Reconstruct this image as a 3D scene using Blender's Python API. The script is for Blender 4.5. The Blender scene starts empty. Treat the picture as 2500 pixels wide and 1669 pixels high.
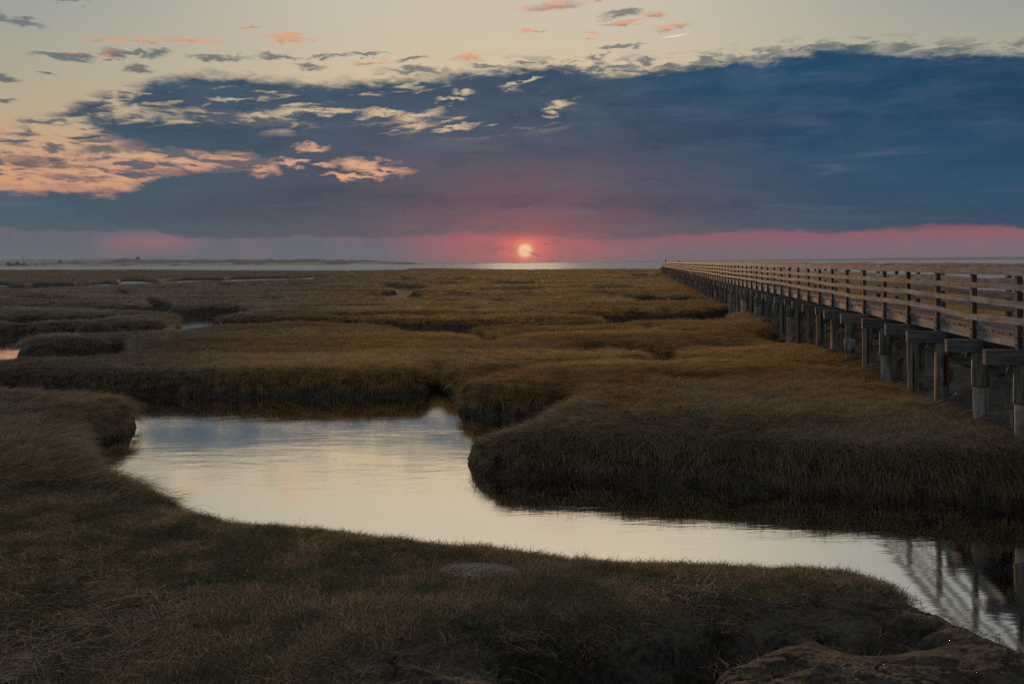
import bpy, bmesh, math, random
import numpy as np
from mathutils import Vector, Matrix
R = math.radians
random.seed(7)
rng = np.random.default_rng(11)
scene = bpy.context.scene
COL = scene.collection

# ------------------------------------------------------------------ camera
EYE = 3.75                    # metres above the creek water (z = 0)
F = 2300.0                    # focal length in pixels of a 2500 px wide frame
ROLL = math.atan(0.0064)
TOP = 0.75                    # height of the marsh above the creek
cam = bpy.data.cameras.new('camera')
cam.sensor_width = 36.0
cam.lens = 36.0 * F / 2500.0
cam.shift_y = -193.5 / 2500.0
cam.clip_start = 0.1
cam.clip_end = 90000.0
camo = bpy.data.objects.new('camera', cam)
COL.objects.link(camo)
cr, sr = math.cos(ROLL), math.sin(ROLL)
camo.matrix_world = Matrix(((cr, sr, 0, 0), (0, 0, -1, 0), (-sr, cr, 0, EYE), (0, 0, 0, 1)))
scene.camera = camo

def ray(u, v):
    px = u - 1250.0
    py = -(v - 834.5) - 193.5
    return (px * cr + py * sr, F, py * cr - px * sr)
def azel(u, v):
    x, y, z = ray(u, v)
    return math.degrees(math.atan2(x, y)), math.degrees(math.atan2(z, math.hypot(x, y)))
def W(u, v, z):
    x, y, dz = ray(u, v)
    t = (z - EYE) / dz
    return x * t, y * t

def lin(c):
    c = c / 255.0
    return c / 12.92 if c <= 0.04045 else ((c + 0.055) / 1.055) ** 2.4
def rgb(r, g, b): return (lin(r), lin(g), lin(b), 1.0)

scene.view_settings.view_transform = 'Standard'
scene.view_settings.look = 'None'
scene.view_settings.exposure = 0.0
scene.view_settings.gamma = 1.0
scene.cycles.max_bounces = 6
scene.cycles.transparent_max_bounces = 6
scene.cycles.use_denoising = False

# ------------------------------------------------------------------ node helper
class NT:
    def __init__(s, nt):
        s.nt = nt
    def n(s, typ, **kw):
        nd = s.nt.nodes.new(typ)
        for k, v in kw.items():
            setattr(nd, k, v)
        return nd
    def put(s, sock, v):
        if isinstance(v, bpy.types.NodeSocket):
            s.nt.links.new(v, sock)
        else:
            sock.default_value = v
    def m(s, op, a, b=None, c=None, clamp=False):
        nd = s.n('ShaderNodeMath', operation=op, use_clamp=clamp)
        s.put(nd.inputs[0], a)
        if b is not None: s.put(nd.inputs[1], b)
        if c is not None: s.put(nd.inputs[2], c)
        return nd.outputs[0]
    def v(s, op, a, b=None, c=None):
        nd = s.n('ShaderNodeVectorMath', operation=op)
        s.put(nd.inputs[0], a)
        if b is not None: s.put(nd.inputs[1], b)
        if c is not None: s.put(nd.inputs[2], c)
        return nd.outputs[1] if op in ('LENGTH', 'DISTANCE', 'DOT_PRODUCT') else nd.outputs[0]
    def xyz(s, x, y, z=0.0):
        nd = s.n('ShaderNodeCombineXYZ')
        s.put(nd.inputs[0], x); s.put(nd.inputs[1], y); s.put(nd.inputs[2], z)
        return nd.outputs[0]
    def sep(s, v):
        nd = s.n('ShaderNodeSeparateXYZ'); s.put(nd.inputs[0], v)
        return nd.outputs
    def noise(s, vec, scale=1.0, detail=4.0, rough=0.55, dist=0.0, dim='3D'):
        nd = s.n('ShaderNodeTexNoise', noise_dimensions=dim)
        s.put(nd.inputs['Vector'], vec)
        nd.inputs['Scale'].default_value = scale
        nd.inputs['Detail'].default_value = detail
        nd.inputs['Roughness'].default_value = rough
        nd.inputs['Distortion'].default_value = dist
        return nd.outputs[0]
    def step(s, x, lo, hi):
        nd = s.n('ShaderNodeMapRange', interpolation_type='SMOOTHSTEP')
        s.put(nd.inputs[0], x); s.put(nd.inputs[1], lo); s.put(nd.inputs[2], hi)
        return nd.outputs[0]
    def mix(s, f, a, b, blend='MIX'):
        nd = s.n('ShaderNodeMix', data_type='RGBA', blend_type=blend)
        s.put(nd.inputs[0], f); s.put(nd.inputs[6], a); s.put(nd.inputs[7], b)
        return nd.outputs[2]
    def ramp(s, f, stops, interp='LINEAR'):
        nd = s.n('ShaderNodeValToRGB')
        cr_ = nd.color_ramp
        cr_.interpolation = interp
        while len(cr_.elements) < len(stops): cr_.elements.new(0.5)
        for e, (p, c) in zip(cr_.elements, stops):
            e.position = p; e.color = c
        s.put(nd.inputs[0], f)
        return nd.outputs[0]
    def curve(s, x, pts, xr, yr):
        """value curve through pts, x range xr, y range yr"""
        nd = s.n('ShaderNodeFloatCurve')
        cu = nd.mapping.curves[0]
        pts = sorted(pts)
        P = [((a - xr[0]) / (xr[1] - xr[0]), (b - yr[0]) / (yr[1] - yr[0])) for a, b in pts]
        while len(cu.points) < len(P): cu.points.new(0.5, 0.5)
        for p, q in zip(cu.points, P): p.location = (min(max(q[0], 0), 1), min(max(q[1], 0), 1))
        nd.mapping.update()
        s.put(nd.inputs['Value'], s.m('DIVIDE', s.m('SUBTRACT', x, xr[0]), xr[1] - xr[0], clamp=True))
        nd.inputs['Factor'].default_value = 1.0
        return s.m('MULTIPLY_ADD', nd.outputs[0], yr[1] - yr[0], yr[0])

# ------------------------------------------------------------------ sky
SUN_AZ, SUN_EL = azel(1282, 612)
world = bpy.data.worlds.new('World'); scene.world = world
world.use_nodes = True
world.cycles.sampling_method = 'MANUAL'
world.cycles.sample_map_resolution = 512
wn = world.node_tree
wn.nodes.clear()
S = NT(wn)
DIR = S.n('ShaderNodeTexCoord').outputs['Generated']
dx, dy, dz = S.sep(DIR)
AZ = S.m('MULTIPLY', S.m('ARCTAN2', dx, dy), 57.29578)
EL = S.m('MULTIPLY', S.m('ARCSINE', dz), 57.29578)
D = 2500.0 / 2349.0
def A(x, y): return azel(x * D, y * D)       # from coordinates read off a 2349 px wide view

def skycurve(pts):
    return S.curve(AZ, [A(*p) for p in pts], (-35.0, 35.0), (-4.0, 20.0))
# clear sky
clear_mid = S.ramp(S.m('DIVIDE', EL, 90.0, clamp=True), [
    (0.000, rgb(224, 150, 122)), (0.050, rgb(226, 166, 128)), (0.078, rgb(214, 180, 144)),
    (0.115, rgb(206, 188, 158)), (0.150, rgb(201, 192, 172)), (0.180, rgb(202, 194, 177)), (0.22, rgb(230, 211, 182)), (0.30, rgb(226, 208, 180)),
    (0.36, rgb(186, 178, 162)), (0.52, rgb(172, 168, 160)), (0.75, rgb(160, 158, 154)), (1.0, rgb(156, 155, 152))])
clear_side = S.ramp(S.m('DIVIDE', EL, 90.0, clamp=True), [
    (0.000, rgb(200, 140, 115)), (0.055, rgb(214, 160, 122)), (0.09, rgb(190, 170, 142)),
    (0.135, rgb(166, 168, 154)), (0.180, rgb(142, 155, 156)), (0.27, rgb(122, 134, 138)),
    (0.40, rgb(150, 152, 150)), (0.60, rgb(154, 155, 153)), (0.8, rgb(156, 155, 152)), (1.0, rgb(156, 155, 152))])
side = S.step(S.m('ABSOLUTE', S.m('SUBTRACT', AZ, -1.0)), 6.0, 32.0)
clear = S.mix(side, clear_mid, clear_side)
back = S.step(S.m('ABSOLUTE', AZ), 50.0, 110.0)
clear = S.mix(back, clear, S.ramp(S.m('DIVIDE', EL, 90.0, clamp=True), [
    (0.0, rgb(140, 136, 138)), (0.2, rgb(150, 150, 150)), (0.5, rgb(156, 155, 152)), (1.0, rgb(156, 155, 152))]))
nish = S.n('ShaderNodeTexSky', sky_type='NISHITA', sun_disc=False)
nish.sun_elevation = R(2.6); nish.sun_rotation = R(SUN_AZ)
nish.air_density = 1.0; nish.dust_density = 2.0; nish.ozone_density = 1.5
clear = S.mix(0.10, clear, S.v('MULTIPLY', nish.outputs[0], (0.1, 0.1, 0.1)))

# noises in the sky's own angles
nv = S.xyz(S.m('MULTIPLY', AZ, 0.30), S.m('MULTIPLY', EL, 1.05), 3.3)
n_big = S.m('SUBTRACT', S.noise(nv, 1.0, 7.0, 0.60, 0.25), 0.5)
nv2 = S.xyz(S.m('MULTIPLY', AZ, 0.85), S.m('MULTIPLY', EL, 2.2), 8.1)
n_small = S.m('SUBTRACT', S.noise(nv2, 1.0, 6.0, 0.58, 0.35), 0.5)
nv3 = S.xyz(S.m('MULTIPLY', AZ, 0.10), S.m('MULTIPLY', EL, 1.0), 1.7)
n_streak = S.m('SUBTRACT', S.noise(nv3, 1.0, 5.0, 0.55, 0.6), 0.5)
# warped position used by all cloud outlines
EW = S.m('ADD', EL, S.m('ADD', S.m('MULTIPLY', n_big, 1.25), S.m('MULTIPLY', n_small, 1.15)))
EWb = S.m('ADD', EL, S.m('ADD', S.m('MULTIPLY', n_big, 0.6), S.m('MULTIPLY', n_small, 0.55)))
AW = S.m('ADD', AZ, S.m('MULTIPLY', n_big, 3.0))

def layer(top, bot, soft_t=0.38, soft_b=0.5, wt=1.0, wb=1.0):
    t = S.m('SUBTRACT', skycurve(top), EW if wt else EWb)
    b = S.m('SUBTRACT', EW if wb else EWb, skycurve(bot))
    return S.m('MULTIPLY', S.step(t, -soft_t * 0.6, soft_t * 1.5), S.step(b, -soft_b * 0.6, soft_b * 1.2))
L1 = layer([(250, 260), (300, 215), (340, 184), (450, 165), (600, 178), (800, 183), (950, 178), (1100, 160), (1290, 151), (1400, 160), (1500, 156),
            (1650, 138), (1800, 122), (1950, 106), (2100, 118), (2200, 122), (2349, 112)],
           [(250, 250), (300, 256), (400, 264), (520, 272), (600, 285), (700, 300), (1000, 300), (1060, 310), (1180, 290), (1300, 400), (1400, 530), (2349, 525)])
L2 = layer([(0, 420), (140, 300), (200, 264), (300, 254), (400, 256), (600, 270), (700, 274), (780, 264), (850, 272), (960, 280), (1040, 262), (1110, 252), (1200, 250), (1300, 240), (1400, 220), (2349, 180)],
           [(0, 330), (160, 278), (230, 312), (320, 345), (450, 360), (540, 372), (620, 385), (670, 430), (850, 450), (920, 460), (1000, 560), (2349, 525)])
L3 = layer([(0, 426), (180, 430), (290, 424), (340, 400), (400, 386), (500, 380), (600, 384), (660, 380), (800, 370), (940, 370), (980, 370), (2349, 300)],
           [(0, 532), (200, 538), (330, 536), (450, 552), (700, 549), (1000, 546), (1050, 541), (1200, 545), (1300, 552), (1450, 556), (1500, 550), (1600, 541), (1700, 536), (1850, 535), (2000, 536), (2100, 529), (2200, 524), (2349, 531)], wb=0, soft_b=0.22)
BOT = [(0, 532), (200, 538), (330, 536), (450, 552), (700, 549), (1000, 546), (1050, 541), (1200, 545), (1300, 552), (1450, 556), (1500, 550), (1600, 541), (1700, 536), (1850, 535), (2000, 536), (2100, 529), (2200, 524), (2349, 531)]
bank = S.m('MAXIMUM', S.m('MAXIMUM', L1, L2), L3)
bank = S.m('MULTIPLY', bank, S.step(S.m('SUBTRACT', EWb, skycurve(BOT)), -0.22, 0.40))
# openings in the bank
def blob(x, y, rx, ry, rot=0.0, w=1.0):
    a, e = A(x, y)
    p = S.xyz(S.m('SUBTRACT', AW, a), S.m('SUBTRACT', EW, e), 0.0)
    if rot:
        c_, s_ = math.cos(R(rot)), math.sin(R(rot))
        q = S.sep(p)
        p = S.xyz(S.m('ADD', S.m('MULTIPLY', q[0], c_), S.m('MULTIPLY', q[1], s_)), S.m('SUBTRACT', S.m('MULTIPLY', q[1], c_), S.m('MULTIPLY', q[0], s_)), 0.0)
    k = 57.3 / 2161.0
    return S.v('LENGTH', S.v('MULTIPLY', p, (1.0 / (rx * k), 1.0 / (ry * k), 0.0)))
def union(ls, lo=1.15, hi=0.55):
    cur = None
    for l in ls:
        d = blob(*l)
        cur = d if cur is None else S.m('MINIMUM', cur, d)
    return S.step(cur, lo, hi)
fil = S.noise(S.xyz(S.m('MULTIPLY', AZ, 0.42), S.m('MULTIPLY', S.m('ADD', EL, S.m('MULTIPLY', AZ, 0.03)), 2.1), 4.4), 1.0, 7.0, 0.62, 0.3)
regf = S.m('MULTIPLY', S.m('MULTIPLY', S.step(EL, 3.9, 4.6), S.step(S.m('SUBTRACT', S.m('ADD', skycurve([(0, 300), (120, 255), (220, 210), (300, 190), (1000, 190), (2349, 190)]), 0.0), EL), -0.3, 0.8)), S.step(AZ, 0.0, -6.0))
bank = S.m('MAXIMUM', bank, S.m('MULTIPLY', S.m('MULTIPLY', S.step(fil, 0.44, 0.57), regf), 0.94))
holes = S.m('MULTIPLY', union([(1275, 243, 46, 8, 14), (1250, 268, 16, 7), (960, 268, 60, 13, 8), (730, 258, 130, 10, 2), (1075, 208, 26, 8), (1030, 228, 34, 5), (712, 338, 42, 8), (850, 384, 90, 14, -4), (690, 378, 60, 8, -6),
               (610, 266, 60, 9), (1050, 290, 55, 6, 8), (880, 262, 60, 9, 4), (540, 222, 40, 6), (1190, 192, 40, 6, 14), (800, 408, 80, 6)], 1.35, 0.35), S.m('MULTIPLY', S.step(S.noise(S.xyz(S.m('MULTIPLY', AZ, 0.9), S.m('MULTIPLY', EL, 2.6), 9.0), 1.0, 6.0, 0.6), 0.36, 0.50), 0.85))
# slanting rifts where the left half of the bank thins out
AZr = S.m('ADD', S.m('MULTIPLY', AZ, 0.985), S.m('MULTIPLY', EL, 0.17)); ELr = S.m('SUBTRACT', S.m('MULTIPLY', EL, 0.985), S.m('MULTIPLY', AZ, 0.10))
rift = S.noise(S.xyz(S.m('MULTIPLY', AZr, 0.33), S.m('MULTIPLY', ELr, 1.75), 21.3), 1.0, 7.0, 0.60, 0.25)
rreg = S.m('MULTIPLY', S.m('MULTIPLY', S.step(EL, 7.3, 8.3), S.step(AZ, 5.0, -4.0)), S.step(EL, 12.4, 11.2))
bank = S.m('MULTIPLY', bank, S.m('SUBTRACT', 1.0, S.m('MULTIPLY', S.m('MULTIPLY', S.step(rift, 0.555, 0.68), rreg), 0.85)))
bank = S.m('MULTIPLY', bank, S.m('SUBTRACT', 1.0, holes))
# small free clouds
grey_list = [(125, 128, 55, 7, 0), (180, 132, 40, 6, 0), (500, 130, 70, 7, 0), (640, 128, 60, 6, 3), (290, 127, 60, 6), (345, 125, 26, 7), (715, 151, 40, 8),
             (940, 137, 32, 5, 6), (850, 120, 50, 4, 3), (780, 124, 30, 4), (330, 158, 34, 8), (950, 166, 90, 8), (1120, 150, 50, 6), (1210, 143, 36, 5),
             (105, 276, 44, 6), (230, 318, 42, 9), (120, 340, 22, 6), (95, 371, 115, 10), (230, 385, 50, 5, -6), (140, 410, 46, 10), (215, 410, 34, 8), (250, 436, 60, 5), (300, 397, 40, 8),
             (400, 394, 60, 12), (520, 400, 70, 12), (20, 178, 30, 8), (15, 233, 25, 4), (200, 245, 40, 5), (30, 48, 50, 10, -12), (150, 2, 40, 6), (120, 165, 18, 4),
             (1430, 103, 55, 6), (1390, 108, 20, 6), (1370, 128, 25, 5), (1490, 138, 22, 6), (1535, 152, 40, 6), (1430, 152, 60, 6), (1330, 170, 60, 7), (1820, 118, 26, 4), (1700, 130, 40, 8), (1880, 108, 60, 8), (1960, 112, 50, 8), (2170, 118, 60, 8), (2080, 108, 40, 7),
             (230, 346, 60, 9, 4), (320, 336, 60, 12, 4), (1430, 30, 40, 8), (740, 128, 20, 5), (1940, 118, 40, 8), (1760, 124, 30, 7), (1620, 138, 30, 7), (1280, 158, 50, 6)]
pink_list = [(280, 95, 85, 6, 2), (445, 92, 60, 7), (650, 92, 58, 7), (170, 124, 22, 5), (250, 126, 26, 4), (1268, 14, 72, 10, 3), (1365, 0, 26, 4), (1500, 35, 30, 5),
             (1430, 51, 52, 6), (1545, 60, 44, 6, 8), (562, 65, 18, 3), (1220, 72, 24, 4), (1345, 84, 26, 4), (1070, 132, 36, 5), (400, 375, 40, 5), (5, 295, 14, 9), (850, 143, 40, 4), (1570, 52, 24, 4), (700, 335, 30, 6), (50, 352, 12, 8)]
g1 = union(grey_list, 1.35, 0.30)
p1 = union(pink_list, 1.4, 0.25)
g1 = S.m('MULTIPLY', g1, 0.80)
p1 = S.m('MULTIPLY', p1, 0.80)
# broken flakes along the top of the bank
topc = skycurve([(0, 170), (250, 165), (450, 160), (800, 165), (1100, 152), (1290, 145), (1500, 145), (1650, 132), (1800, 116), (1950, 102), (2100, 108), (2200, 112), (2349, 104)])
fl2 = S.noise(S.xyz(S.m('MULTIPLY', AZ, 0.62), S.m('MULTIPLY', EL, 2.3), 12.4), 1.0, 7.0, 0.62, 0.2)
rg2 = S.m('MULTIPLY', S.step(S.m('SUBTRACT', topc, EL), -0.9, 0.3), S.m('MULTIPLY', S.step(AZ, -8.0, 4.0), S.step(EL, 5.0, 7.0)))
g1 = S.m('MAXIMUM', g1, S.m('MULTIPLY', S.m('MULTIPLY', S.step(fl2, 0.49, 0.60), rg2), 0.85))
# colour of the clouds: lit pink near the sun, slate to the left, blue to the right
sx = S.m('MULTIPLY', S.m('SUBTRACT', AZ, SUN_AZ), 0.52)
sy = S.m('SUBTRACT', EL, 0.9)
sd = S.v('LENGTH', S.xyz(sx, sy, 0.0))
sdn = S.m('ADD', sd, S.m('MULTIPLY', n_streak, 2.2))
cl_r = S.ramp(S.m('DIVIDE', sdn, 20.0, clamp=True), [(0.0, rgb(226, 96, 88)), (0.04, rgb(160, 88, 94)), (0.09, rgb(134, 84, 94)), (0.16, rgb(110, 82, 95)), (0.25, rgb(88, 82, 99)),
      (0.36, rgb(64, 78, 100)), (0.50, rgb(40, 74, 100)), (0.70, rgb(26, 69, 99)), (1.0, rgb(35, 66, 92))])
cl_l = S.ramp(S.m('DIVIDE', sdn, 20.0, clamp=True), [(0.0, rgb(226, 96, 88)), (0.04, rgb(160, 88, 94)), (0.09, rgb(134, 84, 94)), (0.16, rgb(112, 84, 95)), (0.26, rgb(90, 84, 99)),
      (0.38, rgb(76, 82, 98)), (0.52, rgb(66, 84, 99)), (0.7, rgb(62, 86, 102)), (1.0, rgb(66, 90, 104))])
cloud = S.mix(S.step(AZ, -4.0, 12.0), cl_l, cl_r)
# thin streaks and a darker, bluer body towards the top edges
cloud = S.mix(S.m('MULTIPLY', S.step(n_streak, 0.02, 0.28), 0.22), cloud, rgb(122, 122, 140))
darktop = S.m('MULTIPLY', S.step(EL, 5.5, 9.0), S.step(AZ, 14.0, 0.0))
cloud = S.mix(S.m('MULTIPLY', darktop, 0.55), cloud, rgb(52, 74, 94))
mot = S.m('MULTIPLY', S.step(EL, 4.5, 9.0), S.step(n_big, -0.12, 0.16))
cloud = S.mix(S.m('MULTIPLY', mot, 0.22), cloud, rgb(88, 104, 122))
cloud = S.mix(S.m('MULTIPLY', S.step(n_big, -0.02, -0.2), 0.35), cloud, S.mix(S.step(AZ, -4.0, 12.0), rgb(54, 72, 90), rgb(28, 62, 90)))
n_wide = S.noise(S.xyz(S.m('MULTIPLY', AZ, 0.06), S.m('MULTIPLY', EL, 0.42), 6.0), 1.0, 4.0, 0.55, 0.4)
cloud = S.mix(S.m('MULTIPLY', S.step(n_wide, 0.48, 0.68), 0.40), cloud, S.mix(1.0, cloud, (1.45, 1.38, 1.30, 1), 'MULTIPLY'))
cloud = S.mix(S.m('MULTIPLY', S.step(n_wide, 0.50, 0.32), 0.55), cloud, S.mix(1.0, cloud, (0.66, 0.74, 0.82, 1), 'MULTIPLY'))
# thin edges stay paler and greyer than the body
edge_c = S.mix(S.step(EL, 5.0, 9.0), rgb(170, 120, 118), rgb(120, 124, 128))
cloud = S.mix(S.m('MULTIPLY', S.step(bank, 0.9, 0.2), 0.30), cloud, edge_c)
# strip of clear air below the bank
low_e = S.m('DIVIDE', EL, 3.0, clamp=True)
strip_r = S.mix(S.step(EL, 0.1, 1.9), rgb(110, 95, 119), rgb(148, 85, 101))
strip_l = S.mix(S.step(EL, 0.1, 2.2), rgb(80, 98, 118), rgb(94, 98, 116))
strip = S.mix(S.step(AZ, -13.0, 1.0), strip_l, strip_r)
pk = S.step(S.v('LENGTH', S.xyz(S.m('MULTIPLY', S.m('SUBTRACT', AZ, A(350, 557)[0]), 0.19), S.m('SUBTRACT', S.m('ADD', EL, S.m('MULTIPLY', n_streak, 0.6)), A(350, 557)[1]), 0.0)), 0.8, 0.05)
strip = S.mix(S.m('MULTIPLY', pk, 0.42), strip, rgb(190, 108, 112))
near = S.step(S.v('LENGTH', S.xyz(S.m('MULTIPLY', S.m('SUBTRACT', AZ, SUN_AZ), 0.13), S.m('MULTIPLY', S.m('SUBTRACT', EL, 0.8), 0.45), 0.0)), 1.25, 0.1)
strip = S.mix(near, strip, rgb(190, 96, 100))
puff = S.m('ADD', S.noise(S.xyz(S.m('MULTIPLY', AZ, 0.8), S.m('MULTIPLY', EL, 1.9), 5.0), 1.0, 5.0, 0.6), -0.5)
strip = S.mix(S.m('MULTIPLY', S.step(puff, 0.00, 0.16), S.m('MULTIPLY', near, 0.55)), strip, rgb(150, 84, 98))
rays = S.m('ADD', S.noise(S.xyz(S.m('MULTIPLY', AZ, 0.55), S.m('MULTIPLY', EL, 0.25), 2.0), 1.0, 3.0, 0.5), -0.5)
strip = S.mix(S.m('MULTIPLY', S.step(rays, 0.0, 0.2), 0.14), strip, rgb(178, 100, 110))
under = S.step(S.m('SUBTRACT', S.m('ADD', EL, S.m('MULTIPLY', puff, 0.3)), skycurve([(0, 500), (2349, 490)])), 0.25, -0.15)
sky = S.mix(under, clear, strip)
# pink fringe where cloud edges let the light through on the left
fr = S.m('MULTIPLY', S.m('MULTIPLY', S.m('MULTIPLY', bank, S.m('SUBTRACT', 1.0, bank)), 3.0), S.step(EL, 3.2, 4.0))
sky = S.mix(p1, sky, S.mix(S.step(n_small, -0.05, 0.15), rgb(226, 158, 122), rgb(150, 128, 122)))
gcol = S.mix(S.step(EL, 6.0, 15.0), rgb(60, 76, 93), rgb(98, 106, 114))
sky = S.mix(g1, sky, gcol)
sky = S.mix(bank, sky, cloud)
warm = S.m('MULTIPLY', S.m('MULTIPLY', fr, S.step(EL, 7.6, 5.6)), S.step(AZ, 2.0, -2.0))
sky = S.mix(S.m('MULTIPLY', warm, 0.38), sky, rgb(232, 156, 132))
ca, ce = A(1549, 83)
cs_, sn_ = math.cos(R(6.2)), math.sin(R(6.2))
cx_ = S.m('SUBTRACT', AZ, ca); cy_ = S.m('SUBTRACT', EL, ce)
ctr = S.v('LENGTH', S.xyz(S.m('MULTIPLY', S.m('ADD', S.m('MULTIPLY', cx_, cs_), S.m('MULTIPLY', cy_, sn_)), 1.05), S.m('MULTIPLY', S.m('SUBTRACT', S.m('MULTIPLY', cy_, cs_), S.m('MULTIPLY', cx_, sn_)), 26.0), 0.0))
sky = S.mix(S.m('MULTIPLY', S.step(ctr, 1.0, 0.55), 0.85), sky, rgb(246, 238, 222))
# glow and the sun itself
sd2 = S.v('LENGTH', S.xyz(S.m('MULTIPLY', S.m('SUBTRACT', AZ, SUN_AZ), 0.72), S.m('SUBTRACT', EL, SUN_EL), 0.0))
under2 = S.step(EL, 1.75, 1.2)
glow = S.m('MULTIPLY', S.step(sd2, 1.7, 0.25), S.m('MULTIPLY_ADD', under2, 0.80, 0.12))
glow = S.m('MULTIPLY', glow, S.m('SUBTRACT', 1.0, S.m('MULTIPLY', S.step(puff, 0.0, 0.16), 0.5)))
sky = S.mix(glow, sky, rgb(255, 112, 98))
sd3 = S.v('LENGTH', S.xyz(S.m('SUBTRACT', AZ, SUN_AZ), S.m('MULTIPLY', S.m('SUBTRACT', EL, SUN_EL), 1.08), 0.0))
bar = S.v('LENGTH', S.xyz(S.m('MULTIPLY', S.m('SUBTRACT', AZ, SUN_AZ + 0.62), 1.7), S.m('MULTIPLY', S.m('ADD', S.m('SUBTRACT', EL, SUN_EL - 0.22), S.m('MULTIPLY', S.m('SUBTRACT', AZ, SUN_AZ + 0.62), 0.32)), 9.0), 0.0))
bar = S.step(S.m('ADD', bar, S.m('MULTIPLY', n_small, 0.8)), 0.95, 0.4)
sky = S.mix(S.m('MULTIPLY', S.step(sd3, 0.95, 0.34), 0.95), sky, (1.0, 0.30, 0.14, 1.0))
sky = S.mix(S.step(sd3, 0.56, 0.26), sky, (1.35, 0.80, 0.42, 1.0))
sky = S.mix(bar, sky, rgb(196, 98, 92))
sky = S.mix(S.step(EL, -0.15, -0.6), sky, rgb(60, 58, 62))
bg = S.n('ShaderNodeBackground')
S.put(bg.inputs['Color'], sky)
bg.inputs['Strength'].default_value = 1.0
wo = S.n('ShaderNodeOutputWorld')
wn.links.new(bg.outputs[0], wo.inputs[0])

sun = bpy.data.lights.new('sun', 'SUN')
sun.energy = 2.6; sun.angle = R(5.0); sun.color = (1.0, 0.54, 0.26)
suno = bpy.data.objects.new('sun', sun); COL.objects.link(suno)
LAMP_EL = 2.6                  # centre of the light that comes past the low cloud
sdv = Vector((math.sin(R(SUN_AZ)) * math.cos(R(LAMP_EL)), math.cos(R(SUN_AZ)) * math.cos(R(LAMP_EL)), math.sin(R(LAMP_EL))))
suno.rotation_euler = sdv.to_track_quat('Z', 'Y').to_euler()
suno.location = (0, 0, 50)

# ------------------------------------------------------------------ object helpers
def tag(o, label=None, cat=None, group=None, kind=None):
    if label: o['label'] = label
    if cat: o['category'] = cat
    if group: o['group'] = group
    if kind: o['kind'] = kind
    return o
def mesh_np(name, verts, quads, mats, parent=None, smooth=False):
    me = bpy.data.meshes.new(name)
    verts = np.asarray(verts, np.float32); quads = np.asarray(quads, np.int32)
    k = quads.shape[1]
    me.vertices.add(len(verts)); me.vertices.foreach_set('co', verts.ravel())
    me.loops.add(quads.size); me.loops.foreach_set('vertex_index', quads.ravel())
    me.polygons.add(len(quads)); me.polygons.foreach_set('loop_start', np.arange(0, quads.size, k, dtype=np.int32))
    me.polygons.foreach_set('use_smooth', np.full(len(quads), smooth))
    for m_ in (mats if isinstance(mats, (list, tuple)) else [mats]): me.materials.append(m_)
    me.update(calc_edges=True)
    o = bpy.data.objects.new(name, me); COL.objects.link(o)
    if parent: o.parent = parent
    return o
def empty(name, loc=(0, 0, 0), rz=0.0):
    o = bpy.data.objects.new(name, None); COL.objects.link(o)
    o.location = loc; o.rotation_euler = (0, 0, rz); o.empty_display_size = 0.3
    return o
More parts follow.
